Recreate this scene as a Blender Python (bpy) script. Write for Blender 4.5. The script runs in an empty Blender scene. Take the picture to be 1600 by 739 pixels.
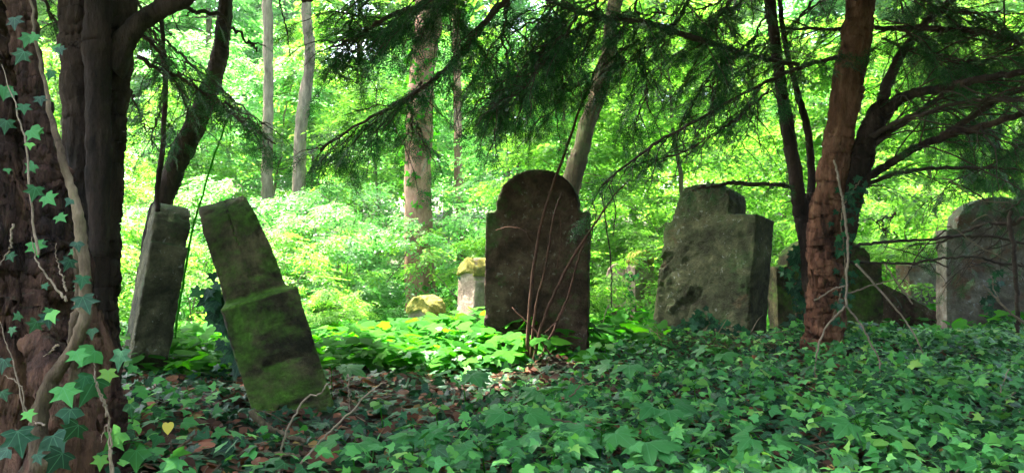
import bpy, bmesh, math, random
import numpy as np
from mathutils import Vector, Matrix, noise as mnoise

# ------------------------------------------------------------------ camera, world, sun, exposure
SC = bpy.context.scene
COL = SC.collection
CZ = 0.65                      # camera height above the ivy bank
F = 1186.0                     # focal length in pixels of a 1600 wide picture
cam_d = bpy.data.cameras.new('camera'); cam = bpy.data.objects.new('camera', cam_d); COL.objects.link(cam)
cam.location = (0, 0, CZ)
cam.rotation_euler = (math.radians(90.75), 0, 0)
cam_d.sensor_width = 36; cam_d.lens = 36 * F / 1600
cam_d.clip_start = 0.05; cam_d.clip_end = 400
SC.camera = cam

SUN_EL, SUN_AZ = math.radians(64), math.radians(-50)      # azimuth from +Y towards +X
W = bpy.data.worlds.new('World'); SC.world = W; W.use_nodes = True
wn = W.node_tree.nodes; wl = W.node_tree.links
sky = wn.new('ShaderNodeTexSky'); sky.sky_type = 'NISHITA'; sky.sun_disc = False
sky.sun_elevation = SUN_EL; sky.sun_rotation = SUN_AZ
sky.air_density = 1.0; sky.dust_density = 5; sky.ozone_density = 0.4
wl.new(sky.outputs[0], wn['Background'].inputs[0]); wn['Background'].inputs[1].default_value = 0.15
sd = bpy.data.lights.new('sun', 'SUN'); sd.energy = 5.0; sd.angle = math.radians(0.6); sd.color = (1, 0.95, 0.84)
sun = bpy.data.objects.new('sun', sd); COL.objects.link(sun)
sdir = Vector((math.sin(SUN_AZ) * math.cos(SUN_EL), math.cos(SUN_AZ) * math.cos(SUN_EL), math.sin(SUN_EL)))
sun.rotation_euler = sdir.to_track_quat('Z', 'Y').to_euler()
SC.view_settings.view_transform = 'Standard'
SC.view_settings.look = 'None'
SC.view_settings.exposure = 3.6
SC.view_settings.gamma = 1
SC.cycles.max_bounces = 7; SC.cycles.diffuse_bounces = 4; SC.cycles.transmission_bounces = 5; SC.cycles.glossy_bounces = 2
SC.cycles.use_denoising = True
SC.cycles.sample_clamp_indirect = 6
SC.cycles.caustics_reflective = False; SC.cycles.caustics_refractive = False

RNG = np.random.default_rng(7)
def P(px, py, d):
    return np.array([(px - 800) * d / F, d, CZ + (385 - py) * d / F])

# ------------------------------------------------------------------ materials
def newmat(name):
    m = bpy.data.materials.new(name); m.use_nodes = True
    nt = m.node_tree; nt.nodes.clear()
    out = nt.nodes.new('ShaderNodeOutputMaterial')
    return m, nt, out
def N(nt, t, **kw):
    n = nt.nodes.new(t)
    for k, v in kw.items(): setattr(n, k, v)
    return n
def ramp(nt, fac, stops):
    r = N(nt, 'ShaderNodeValToRGB')
    el = r.color_ramp.elements
    while len(el) < len(stops): el.new(0.5)
    for e, (p, c) in zip(el, stops):
        e.position = p; e.color = (*c, 1)
    nt.links.new(fac, r.inputs[0]); return r.outputs[0]
def noise(nt, scale, detail=4, rough=0.6, vec=None, dist=0.0):
    n = N(nt, 'ShaderNodeTexNoise'); n.inputs['Scale'].default_value = scale
    n.inputs['Detail'].default_value = detail; n.inputs['Roughness'].default_value = rough
    n.inputs['Distortion'].default_value = dist
    if vec is not None: nt.links.new(vec, n.inputs['Vector'])
    return n.outputs['Fac']
def math_n(nt, op, a, b=None):
    n = N(nt, 'ShaderNodeMath', operation=op)
    for i, v in enumerate((a, b)):
        if v is None: continue
        if isinstance(v, (int, float)): n.inputs[i].default_value = v
        else: nt.links.new(v, n.inputs[i])
    return n.outputs[0]
def mix(nt, fac, a, b, blend='MIX'):
    n = N(nt, 'ShaderNodeMix', data_type='RGBA', blend_type=blend)
    for i, v in ((0, fac), (6, a), (7, b)):
        if isinstance(v, (int, float)): n.inputs[i].default_value = v
        elif isinstance(v, tuple): n.inputs[i].default_value = (*v, 1)
        else: nt.links.new(v, n.inputs[i])
    return n.outputs[2]

def leaf_mat(name, stops, trans, trans_col=None, rough=0.5, spec=0.35, veins=False, vein_col=(0.2, 0.4, 0.2)):
    m, nt, out = newmat(name)
    g = N(nt, 'ShaderNodeNewGeometry')
    col = ramp(nt, g.outputs['Random Per Island'], stops)
    tc = N(nt, 'ShaderNodeTexCoord')
    pos = tc.outputs['Object']
    nz = noise(nt, 1.3, 2, 0.5, pos)
    hs = N(nt, 'ShaderNodeHueSaturation'); nt.links.new(col, hs.inputs['Color'])
    nt.links.new(math_n(nt, 'ADD', math_n(nt, 'MULTIPLY', nz, 0.9), 0.55), hs.inputs['Value'])
    col = hs.outputs[0]
    if veins:
        uv = N(nt, 'ShaderNodeUVMap'); sx = N(nt, 'ShaderNodeSeparateXYZ'); nt.links.new(uv.outputs[0], sx.inputs[0])
        ax = math_n(nt, 'ABSOLUTE', sx.outputs[0]); y = sx.outputs[1]
        best = None
        for deg, w in ((0, .016), (38, .012), (88, .011)):
            c, s = math.cos(math.radians(deg)), math.sin(math.radians(deg))
            # distance of (|x|, y) from the ray (s, c)
            dd = math_n(nt, 'ABSOLUTE', math_n(nt, 'SUBTRACT', math_n(nt, 'MULTIPLY', ax, c), math_n(nt, 'MULTIPLY', y, s)))
            along = math_n(nt, 'GREATER_THAN', math_n(nt, 'ADD', math_n(nt, 'MULTIPLY', ax, s), math_n(nt, 'MULTIPLY', y, c)), 0.0)
            v = math_n(nt, 'MULTIPLY', along, math_n(nt, 'LESS_THAN', dd, w))
            best = v if best is None else math_n(nt, 'MAXIMUM', best, v)
        col = mix(nt, math_n(nt, 'MULTIPLY', best, 0.3), col, vein_col)
    p = N(nt, 'ShaderNodeBsdfPrincipled'); nt.links.new(col, p.inputs['Base Color'])
    p.inputs['Roughness'].default_value = rough; p.inputs['Specular IOR Level'].default_value = spec
    bn = N(nt, 'ShaderNodeBump'); bn.inputs['Strength'].default_value = 0.25; bn.inputs['Distance'].default_value = 0.01
    nt.links.new(noise(nt, 60, 2, 0.5, pos), bn.inputs['Height']); nt.links.new(bn.outputs[0], p.inputs['Normal'])
    if trans > 0:
        t = N(nt, 'ShaderNodeBsdfTranslucent')
        tcx = mix(nt, 1.0, col, trans_col or (1.6, 1.6, 0.8), 'MULTIPLY')
        nt.links.new(tcx, t.inputs[0])
        ms = N(nt, 'ShaderNodeMixShader'); ms.inputs[0].default_value = trans
        nt.links.new(p.outputs[0], ms.inputs[1]); nt.links.new(t.outputs[0], ms.inputs[2])
        nt.links.new(ms.outputs[0], out.inputs[0])
    else:
        nt.links.new(p.outputs[0], out.inputs[0])
    return m

def rough_mat(name, stops, scale, bump=0.6, bscale=None, stretch=(1, 1, 1), moss=None, rough=0.9, bdist=0.02, patch=None, lichen=None):
    m, nt, out = newmat(name)
    tc = N(nt, 'ShaderNodeTexCoord'); mp = N(nt, 'ShaderNodeMapping'); mp.inputs['Scale'].default_value = stretch
    nt.links.new(tc.outputs['Object'], mp.inputs[0]); v = mp.outputs[0]
    n1 = noise(nt, scale, 8, 0.7, v, 0.3)
    col = ramp(nt, n1, stops)
    n2 = noise(nt, scale * 7, 5, 0.7, v)
    col = mix(nt, 0.55, col, ramp(nt, n2, [(0.3, (0.45, 0.45, 0.45)), (0.7, (1.35, 1.35, 1.35))]), 'MULTIPLY')
    if patch:
        pn = noise(nt, patch[0], 5, 0.65, tc.outputs['Object'], 0.4)
        pf = ramp(nt, pn, [(patch[1], (0, 0, 0)), (patch[1] + 0.08, (1, 1, 1))])
        col = mix(nt, pf, col, patch[2])
    if lichen:
        lf = math_n(nt, 'MULTIPLY', math_n(nt, 'GREATER_THAN', noise(nt, 34, 3, 0.6, tc.outputs['Object'], .5), 0.63), math_n(nt, 'GREATER_THAN', noise(nt, 4, 3, 0.6, tc.outputs['Object']), 0.52))
        col = mix(nt, math_n(nt, 'MULTIPLY', lf, 0.5), col, lichen)
    if moss:
        g = N(nt, 'ShaderNodeNewGeometry'); sx = N(nt, 'ShaderNodeSeparateXYZ'); nt.links.new(g.outputs['Normal'], sx.inputs[0])
        mn = noise(nt, moss[1], 6, 0.7, tc.outputs['Object'], 0.2)
        f = math_n(nt, 'ADD', mn, math_n(nt, 'MULTIPLY', sx.outputs[2], 0.16))
        if len(moss) > 3:       # more moss towards the damp foot
            so = N(nt, 'ShaderNodeSeparateXYZ'); nt.links.new(tc.outputs['Object'], so.inputs[0])
            f = math_n(nt, 'ADD', f, math_n(nt, 'MULTIPLY', math_n(nt, 'SUBTRACT', so.outputs[2], .35), moss[3]))
        mf = ramp(nt, f, [(moss[2], (0, 0, 0)), (moss[2] + 0.13, (1, 1, 1))])
        mc = ramp(nt, noise(nt, 45, 3, 0.6, tc.outputs['Object']), [(0.3, tuple(c * 0.55 for c in moss[0])), (0.7, tuple(c * 1.4 for c in moss[0]))])
        col = mix(nt, math_n(nt, 'MULTIPLY', mf, 0.85), col, mc)
    p = N(nt, 'ShaderNodeBsdfPrincipled'); nt.links.new(col, p.inputs['Base Color'])
    p.inputs['Roughness'].default_value = rough; p.inputs['Specular IOR Level'].default_value = 0.2
    bn = N(nt, 'ShaderNodeBump'); bn.inputs['Strength'].default_value = bump; bn.inputs['Distance'].default_value = bdist
    bs = bscale or scale * 3
    h = math_n(nt, 'ADD', noise(nt, bs, 8, 0.75, v), math_n(nt, 'MULTIPLY', noise(nt, bs * 5, 3, 0.6, v), 0.4))
    nt.links.new(h, bn.inputs['Height']); nt.links.new(bn.outputs[0], p.inputs['Normal'])
    nt.links.new(p.outputs[0], out.inputs[0])
    return m

M = {}
M['ivy'] = leaf_mat('ivy_leaf', [(0, (.006, .03, .009)), (.3, (.022, .11, .026)), (.65, (.055, .24, .048)), (.93, (.13, .37, .065)), (1, (.2, .36, .06))], 0.25, rough=0.5, spec=0.25, veins=True, vein_col=(.09, .30, .15))
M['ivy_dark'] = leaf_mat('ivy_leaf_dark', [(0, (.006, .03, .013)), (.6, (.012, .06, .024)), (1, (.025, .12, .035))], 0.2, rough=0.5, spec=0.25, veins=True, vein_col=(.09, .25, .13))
M['maple'] = leaf_mat('maple_leaf', [(0, (.02, .10, .025)), (.6, (.035, .17, .035)), (1, (.06, .22, .04))], 0.3, rough=0.5, spec=0.3, veins=True, vein_col=(.10, .33, .13))
M['herb'] = leaf_mat('herb_leaf', [(0, (.014, .09, .006)), (.6, (.028, .16, .009)), (1, (.055, .22, .012))], 0.55, (1.9, 2.0, .5), rough=0.7, spec=0.08)
M['pale_herb'] = leaf_mat('pale_herb_leaf', [(0, (.06, .22, .03)), (1, (.12, .30, .05))], 0.4, (1.8, 1.7, .9), rough=0.5, spec=0.3, veins=True, vein_col=(.2, .4, .12))
M['beech'] = leaf_mat('woodland_leaf', [(0, (.055, .14, .02)), (.5, (.088, .20, .028)), (1, (.135, .26, .036))], 0.55, (2.1, 2.4, 1.3), rough=0.5, spec=0.2)
M['beech_cool'] = leaf_mat('woodland_leaf_cool', [(0, (.045, .14, .035)), (.5, (.07, .21, .055)), (1, (.11, .26, .075))], 0.55, (2.1, 2.4, 1.5), rough=0.45, spec=0.35)
M['yew'] = leaf_mat('yew_needle', [(0, (.008, .04, .012)), (.6, (.018, .08, .02)), (1, (.04, .14, .03))], 0.2, rough=0.5, spec=0.2)
M['litter'] = leaf_mat('dry_leaf', [(0, (.03, .014, .008)), (.4, (.08, .035, .018)), (.75, (.16, .06, .03)), (.93, (.28, .10, .05)), (1, (.32, .22, .06))], 0.1, (1, .8, .6), rough=0.7, spec=0.2)
M['yellow'] = leaf_mat('yellow_leaf', [(0, (.65, .5, .06)), (1, (.7, .55, .08))], 0.2, (1, 1, .8), veins=False)
M['soil'] = rough_mat('soil', [(.3, (.012, .009, .006)), (.5, (.03, .02, .013)), (.7, (.05, .033, .02))], 3, 0.9, 14, bdist=0.04, moss=((.02, .05, .012), 1.2, .62))
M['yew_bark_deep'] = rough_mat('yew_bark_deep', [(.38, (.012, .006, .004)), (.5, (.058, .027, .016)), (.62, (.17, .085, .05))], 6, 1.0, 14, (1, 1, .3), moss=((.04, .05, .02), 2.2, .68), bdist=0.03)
M['yew_bark'] = rough_mat('yew_bark', [(.36, (.035, .015, .009)), (.5, (.17, .07, .036)), (.64, (.34, .17, .095))], 5, 1.0, 11, (1, 1, .35), moss=((.05, .07, .03), 2.2, .68), bdist=0.03)  # lit copy of the bark: light on the right trunk put into colour
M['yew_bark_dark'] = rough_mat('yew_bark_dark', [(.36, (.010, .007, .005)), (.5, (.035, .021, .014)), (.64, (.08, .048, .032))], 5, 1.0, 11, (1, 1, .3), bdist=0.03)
M['branch'] = rough_mat('branch_bark', [(.3, (.03, .022, .016)), (.6, (.075, .05, .036))], 9, 0.8, 30, bdist=0.01)
M['twig'] = rough_mat('dead_twig', [(.3, (.14, .10, .065)), (.6, (.30, .22, .15))], 12, 0.6, 40, bdist=0.004)
M['vine'] = rough_mat('vine_bark', [(.36, (.05, .032, .018)), (.5, (.13, .09, .052)), (.62, (.22, .16, .095))], 9, 0.9, 30, (1, 1, .4), bdist=0.012)
M['red_twig'] = rough_mat('reddish_stem', [(.3, (.035, .016, .010)), (.6, (.10, .045, .026))], 9, 0.5, 30, bdist=0.004)
M['wood_trunk'] = rough_mat('woodland_bark', [(.36, (.06, .045, .03)), (.5, (.14, .11, .075)), (.64, (.24, .19, .13))], 3, 1.0, 12, (1, 1, .3), moss=((.07, .11, .03), 1.2, .56))
M['pine_trunk'] = rough_mat('reddish_bark', [(.36, (.09, .045, .028)), (.5, (.24, .13, .08)), (.64, (.38, .23, .15))], 3, 1.0, 10, (1, 1, .35), moss=((.08, .12, .03), 1.4, .62))
M['brown_trunk'] = rough_mat('brown_bark', [(.36, (.035, .025, .013)), (.5, (.085, .058, .03)), (.64, (.15, .105, .055))], 3, 1.0, 12, (1, 1, .3), moss=((.05, .08, .02), 1.2, .52))
STN = dict(scale=4.0, bump=1.0, bscale=20, bdist=0.03)
M['stone_olive'] = rough_mat('mossy_stone_olive', [(.38, (.022, .023, .010)), (.5, (.06, .056, .026)), (.62, (.135, .12, .062))], moss=((.045, .085, .02), 2.4, .56), lichen=(.3, .3, .24), **STN)
M['stone_green'] = rough_mat('mossy_stone_green', [(.38, (.022, .018, .009)), (.5, (.065, .052, .024)), (.62, (.16, .125, .06))], moss=((.09, .20, .018), 1.6, .46, -.22), **STN)
M['stone_brown'] = rough_mat('weathered_stone_brown', [(.38, (.022, .012, .007)), (.5, (.065, .034, .02)), (.62, (.13, .08, .05))], moss=((.045, .11, .02), 2.0, .535), lichen=(.25, .22, .18), **STN)
M['stone_right'] = rough_mat('weathered_stone_grey_green', [(.38, (.028, .028, .012)), (.5, (.07, .074, .032)), (.62, (.15, .145, .07))], moss=((.05, .10, .022), 2.0, .53), patch=(2.6, .60, (.13, .075, .035)), lichen=(.35, .36, .3), **STN)
M['stone_pale'] = rough_mat('weathered_stone_pale', [(.36, (.06, .045, .034)), (.5, (.16, .13, .10)), (.64, (.28, .24, .19))], moss=((.08, .13, .06), 1.8, .56), patch=(3.0, .53, (.15, .085, .055)), lichen=(.4, .4, .4), **STN)
M['stone_sunny'] = rough_mat('weathered_stone_sunny', [(.36, (.12, .085, .06)), (.5, (.25, .18, .13)), (.64, (.38, .29, .22))], moss=((.12, .18, .04), 3.0, .60), **STN)  # tan base colour of the small far stones
M['moss_cap'] = rough_mat('yellow_moss', [(.36, (.08, .10, .012)), (.5, (.20, .18, .03)), (.64, (.36, .29, .06))], 9, 1.0, 50, bdist=0.02)

# ------------------------------------------------------------------ mesh builders
class MB:
    """collects polygons of one mesh"""
    def __init__(s): s.v = []; s.f = []; s.n = 0; s.lt = []; s.uv = []
    def add(s, verts, loops, totals, uv=None):
        s.v.append(np.asarray(verts, np.float32)); s.f.append(np.asarray(loops, np.int64) + s.n); s.lt.append(np.asarray(totals, np.int64))
        s.uv.append(np.zeros((len(loops), 2), np.float32) if uv is None else np.asarray(uv, np.float32))
        s.n += len(verts)
    def tube(s, pts, rad, sides=8, wob=0.0, seed=0, flute=0.0, bark=0.0):
        pts = np.asarray(pts, float); n = len(pts); rad = np.broadcast_to(np.asarray(rad, float), (n,))
        t = np.gradient(pts, axis=0); t /= np.linalg.norm(t, axis=1)[:, None] + 1e-9
        u = np.cross(t[0], [0.3, 0.9, 0.1]); u /= np.linalg.norm(u)
        a = np.linspace(0, 2 * np.pi, sides, endpoint=False)
        rs = np.random.default_rng(seed + 11)
        ph = rs.uniform(0, 6.28, 8)
        rings = []
        for i in range(n):
            u = u - t[i] * np.dot(u, t[i]); u /= np.linalg.norm(u); w = np.cross(t[i], u)
            k = 1 + wob * (np.sin(a * 2 + ph[0] + i * .35) * .5 + np.sin(a * 3 + ph[1] - i * .23) * .35 + np.sin(a * 5 + ph[2] + i * .5) * .2)
            if flute: k = k + flute * (np.abs(np.sin(a * 2.5 + ph[3] + i * .05)) - .5 + .35 * np.sin(a * 7 + ph[4] + .09 * i)) + flute * .35 * rs.normal(size=sides)
            r = rad[i] * k
            rings.append(pts[i] + np.outer(np.cos(a) * r, u) + np.outer(np.sin(a) * r, w))
        if bark:
            for i, rg in enumerate(rings):
                for k in range(sides):
                    q = Vector((rg[k, 0] * 15, rg[k, 1] * 15, rg[k, 2] * 2.6))
                    b1 = mnoise.fractal(q, .9, 2.0, 4); b2 = 1 - abs(mnoise.noise(q * 1.9 + Vector((9, 3, 1)))) * 2.2; b3 = mnoise.cell(Vector((q.x * 2.2 + b1, q.y * 2.2, q.z * 1.8 + b1 * 2)))
                    amt = bark * (b1 * .9 - max(b2, 0) ** 2 * .7 + (b3 - .5) * .12)
                    rg[k] += (rg[k] - pts[i]) / (rad[i] + 1e-6) * amt
        V = np.concatenate(rings + [pts[:1], pts[-1:]])
        i0 = np.arange(n - 1)[:, None] * sides; j = np.arange(sides)[None]; jn = (j + 1) % sides
        q = np.stack([i0 + j, i0 + jn, i0 + sides + jn, i0 + sides + j], -1).reshape(-1, 4)
        c0, c1 = n * sides, n * sides + 1
        j = j[0]; jn = jn[0]
        capa = np.stack([np.full(sides, c0), jn, j], -1); capb = np.stack([np.full(sides, c1), (n - 1) * sides + j, (n - 1) * sides + jn], -1)
        s.add(V, np.concatenate([q.ravel(), capa.ravel(), capb.ravel()]), np.concatenate([np.full(len(q), 4), np.full(2 * sides, 3)]))
    def scatter(s, tpl, T, R, S):
        """tpl = (verts, loops, totals, uv); T (N,3), R (N,3,3) columns = axes, S (N,)"""
        v, lo, to, uv = tpl; n = len(T)
        if n == 0: return
        V = np.einsum('nij,vj->nvi', R, v) * S[:, None, None] + T[:, None, :]
        L = (np.asarray(lo)[None] + (np.arange(n) * len(v))[:, None]).ravel()
        s.add(V.reshape(-1, 3), L, np.tile(to, n), np.tile(uv, (n, 1)) if uv is not None else None)
    def build(s, name, mat, parent=None, smooth=True, loc=None):
        me = bpy.data.meshes.new(name)
        v = np.concatenate(s.v); f = np.concatenate(s.f); lt = np.concatenate(s.lt); uv = np.concatenate(s.uv)
        off = np.array(loc if loc is not None else ((parent.location[:] if parent else (0, 0, 0))), np.float32)
        v = v - off
        me.vertices.add(len(v)); me.vertices.foreach_set('co', v.astype(np.float32).ravel())
        me.loops.add(len(f)); me.loops.foreach_set('vertex_index', f.astype(np.int32))
        me.polygons.add(len(lt)); st = np.concatenate([[0], np.cumsum(lt)[:-1]])
        me.polygons.foreach_set('loop_start', st.astype(np.int32)); me.polygons.foreach_set('loop_total', lt.astype(np.int32))
        me.polygons.foreach_set('use_smooth', np.full(len(lt), smooth))
        ul = me.uv_layers.new(name='UVMap'); ul.data.foreach_set('uv', uv.ravel())
        me.update(calc_edges=True)
        me.materials.append(mat)
        o = bpy.data.objects.new(name, me); COL.objects.link(o)
        if parent: o.parent = parent
        elif loc is not None: o.location = loc
        return o
def tag(o, label=None, cat=None, group=None, kind=None):
    if label: o['label'] = label
    if cat: o['category'] = cat
    if group: o['group'] = group
    if kind: o['kind'] = kind
    return o
def empty(name, loc, label, cat, group=None):
    e = bpy.data.objects.new(name, None); COL.objects.link(e); e.location = tuple(float(c) for c in loc); e.empty_display_size = .1
    return tag(e, label, cat, group)
def copy_tree(o, parent=None):
    c = o.copy(); COL.objects.link(c)
    if parent: c.parent = parent
    for ch in list(o.children):
        copy_tree(ch, c)
    return c
def smooth_path(pts, n=40, seed=0, jit=0.0):
    """Catmull-Rom through points (each may carry a radius as 4th value)"""
    p = np.asarray(pts, float); k = len(p)
    pp = np.vstack([2 * p[0] - p[1], p, 2 * p[-1] - p[-2]])
    u = np.linspace(0, k - 1 - 1e-6, n); i = u.astype(int); t = (u - i)[:, None]
    a, b, c, d = pp[i], pp[i + 1], pp[i + 2], pp[i + 3]
    r = .5 * ((2 * b) + (-a + c) * t + (2 * a - 5 * b + 4 * c - d) * t ** 2 + (-a + 3 * b - 3 * c + d) * t ** 3)
    if jit:
        rs = np.random.default_rng(seed)
        w = np.cumsum(rs.normal(size=(n, 3)), 0) * jit * .3 + rs.normal(size=(n, 3)) * jit * .4
        w -= np.linspace(0, 1, n)[:, None] * w[-1]
        r[:, :3] += w
    return r
def norm(a): return a / (np.linalg.norm(a, axis=-1, keepdims=True) + 1e-9)
def frames(axis, up):
    """columns: side, axis (leaf tip), normal"""
    axis = norm(axis); side = norm(np.cross(axis, up)); nn = np.cross(side, axis)
    return np.stack([side, axis, nn], -1)

# ------------------------------------------------------------------ leaf templates
def fan(outline, zf, c):
    """one leaf as a fan round its inner point c, folded along the midrib"""
    o = np.array(outline, float)
    pts = np.vstack([[c[0], c[1]], o]); z = np.array([zf(x, y) for x, y in pts])
    v = np.column_stack([pts, z]); n = len(o)
    tri = np.array([[0, 1 + i, 1 + (i + 1) % n] for i in range(n)]).ravel()
    return v, tri, np.full(n, 3), v[tri][:, :2]
def mirror(half):
    return [(x, y) for x, y in half] + [(-x, y) for x, y in reversed(half) if abs(x) > 1e-6]
IVY = fan(mirror([(0, 0), (.16, -.13), (.40, -.10), (.52, -.04), (.36, .14), (.42, .26), (.66, .42), (.38, .46), (.22, .50), (.14, .68), (0, 1.0)]), lambda x, y: -.28 * x * x - .12 * (y - .3) ** 2 + .05 * abs(x), (0, .18))
IVY3 = fan(mirror([(0, 0), (.22, -.10), (.42, .02), (.60, .26), (.40, .34), (.24, .44), (.13, .66), (0, .95)]), lambda x, y: -.35 * x * x - .15 * (y - .3) ** 2 + .12 * abs(x), (0, .18))
MAPLE = fan(mirror([(0, 0), (.14, -.10), (.34, -.14), (.42, -.06), (.52, -.02), (.46, .08), (.62, .20), (.80, .42), (.62, .46), (.58, .56), (.42, .50), (.26, .46), (.28, .66), (.20, .72), (.16, .86), (0, 1.06)]), lambda x, y: -.2 * x * x - .2 * (y - .3) ** 2 + .04 * math.sin(9 * x + 5 * y), (0, .22))
IVY4 = fan(mirror([(0, 0), (.14, -.14), (.36, -.12), (.44, .02), (.40, .16), (.56, .34), (.46, .44), (.28, .52), (.18, .70), (.06, .90), (0, .95)]), lambda x, y: -.45 * x * x - .25 * (y - .3) ** 2 + .2 * abs(x), (0, .18))
HEART = fan(mirror([(0, 0), (.18, -.12), (.40, -.06), (.50, .16), (.44, .42), (.26, .70), (0, 1.0)]), lambda x, y: -.3 * x * x - .15 * (y - .3) ** 2, (0, .2))
def oval(w=.30, fold=.10, droop=.12):
    v = np.array([(0, 0, 0), (w * .85, .28, fold * .7), (w * .8, .66, fold * .4 - droop * .5), (0, 1, -droop), (-w * .8, .66, fold * .4 - droop * .5), (-w * .85, .28, fold * .7)])
    lo = np.array([0, 1, 2, 3, 0, 3, 4, 5]); return v, lo, np.array([4, 4]), v[lo][:, :2]
OVAL = oval()
OVAL_LONG = oval(.2, .06, .2)

def merge(parts):
    vs, ls, ts, us, n = [], [], [], [], 0
    for v, l, t, u in parts:
        vs.append(v); ls.append(np.asarray(l) + n); ts.append(t); us.append(u if u is not None else np.zeros((len(l), 2))); n += len(v)
    return np.concatenate(vs), np.concatenate(ls), np.concatenate(ts), np.concatenate(us)
def place(tpl, pos, axis, up, s):
    R = frames(np.array(axis, float), np.array(up, float))
    return (tpl[0] @ R.T) * s + np.array(pos), tpl[1], tpl[2], tpl[3]

def leaf_spray(rs, n=13, leaf=OVAL, ls=.2):
    """flat alternate-leaved twig, length about 1"""
    out = []
    y = 0.08
    for i in range(n):
        sd_ = 1 if i % 2 else -1
        y = .08 + .9 * i / n
        droop = -.18 * y * y
        ang = math.radians(rs.uniform(35, 75)) if i < n - 1 else 0
        ax = (sd_ * math.sin(ang), math.cos(ang), rs.uniform(-.45, .15))
        stem = sd_ * rs.uniform(.02, .16)
        out.append(place(leaf, (stem, y + abs(stem) * .5, droop + rs.uniform(-.04, .04)), ax, (rs.normal() * .3, rs.normal() * .3, 1), ls * rs.uniform(.65, 1.2)))
    # the twig itself
    v = np.array([(-.008, 0, 0), (.008, 0, 0), (.004, .95, -.17), (-.004, .95, -.17)]); out.append((v, np.array([0, 1, 2, 3]), np.array([4]), None))
    return merge(out)
def needle(pos, axis, up, L, w):
    R = frames(np.array(axis, float), np.array(up, float))
    v = np.array([(0, 0, 0), (w, .45, 0), (0, 1, -.05), (-w, .45, 0)]) * [1, 1, 1]
    return (v @ R.T) * L + pos, np.array([0, 1, 2, 3]), np.array([4]), None
def yew_spray(rs, fine=True):
    """feathery flat yew shoot, length about 1"""
    out = []
    def twig(p0, d, L, nd, droop):
        d = norm(np.array(d, float)); side = norm(np.cross(d, [0, 0, 1]))
        q = np.array([p0 - side * .006, p0 + side * .006, p0 + d * L + [0, 0, -droop] + side * .002, p0 + d * L + [0, 0, -droop] - side * .002])
        out.append((q, np.array([0, 1, 2, 3]), np.array([4]), None))
        for i in range(nd):
            t = (i + .5) / nd
            pos = p0 + d * L * t + np.array([0, 0, -droop * t * t])
            sd_ = 1 if i % 2 else -1
            a = math.radians(rs.uniform(48, 68)) * (1 - .45 * t)
            ax = d * math.cos(a) + side * sd_ * math.sin(a) + np.array([0, 0, rs.uniform(-.25, .15)])
            out.append(needle(pos, ax, (rs.normal() * .3, rs.normal() * .3, 1), rs.uniform(.12, .165) * (1 - .35 * t) * (1 if fine else 1.2), .10 if fine else .13))
    twig(np.zeros(3), (0, 1, 0), 1.0, 20 if fine else 12, .14)
    ns = 5 if fine else 4
    for k in range(ns):
        for sd_ in (-1, 1):
            y = .08 + .75 * (k + rs.uniform(0, .6)) / ns
            L = (.5 - .38 * y) * rs.uniform(.7, 1.15)
            twig(np.array([0, y, -.14 * y * y]), (sd_ * rs.uniform(.6, .9), rs.uniform(.6, 1), rs.uniform(-.2, .1)), L, int((8 if fine else 6) * L / .4) + 3, .06)
    return merge(out)
_rs = np.random.default_rng(3)
YS = [yew_spray(_rs) for _ in range(5)]
YC = [yew_spray(_rs, False) for _ in range(3)]
LS = [leaf_spray(_rs) for _ in range(6)]
LS_BIG = [leaf_spray(_rs, 9, OVAL, .28) for _ in range(4)]

# ------------------------------------------------------------------ terrain
def gz(x, y):
    """height of the forest floor"""
    x = np.asarray(x, float); y = np.asarray(y, float)
    sm = lambda a, b, t: np.clip((t - a) / (b - a), 0, 1) ** 2 * (3 - 2 * np.clip((t - a) / (b - a), 0, 1))
    z = -0.05 - .85 * (1 - sm(-.2, 1.7, y))
    z = z - (.2 + .25 * (1 - sm(.6, 1.6, x))) * sm(4.7, 7.2, y) + .25 * sm(13, 20, y) + 3.5 * sm(20, 60, y)
    z = z + .035 * np.sin(x * 2.1 + 1) * np.sin(y * 1.7) + .02 * np.sin(x * 5.3 + y * 3.1) + .012 * np.sin(x * 11 - y * 9)
    z = z + .10 * np.exp(-((x + 1.5) ** 2 + (y - 2.0) ** 2) / .7) + .10 * np.exp(-((x - 1.9) ** 2 + (y - 4.7) ** 2) / .6) + .08 * sm(2.5, 5, x) * sm(3, 5, y)
    return z
def ground():
    mb = MB()
    xs = np.concatenate([np.linspace(-120, -12, 20), np.linspace(-11.8, 11.8, 190), np.linspace(12, 120, 20)])
    ys = np.concatenate([np.linspace(-90, -3, 14), np.linspace(-2.8, 14, 150), np.linspace(14.5, 170, 50)])
    X, Y = np.meshgrid(xs, ys); V = np.stack([X, Y, gz(X, Y)], -1).reshape(-1, 3)
    ny, nx = X.shape
    i = (np.arange(ny - 1)[:, None] * nx + np.arange(nx - 1)[None]).ravel()
    q = np.stack([i, i + 1, i + nx + 1, i + nx], -1)
    mb.add(V, q.ravel(), np.full(len(q), 4))
    return tag(mb.build('ground', M['soil']), kind='structure')
ground()

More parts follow.
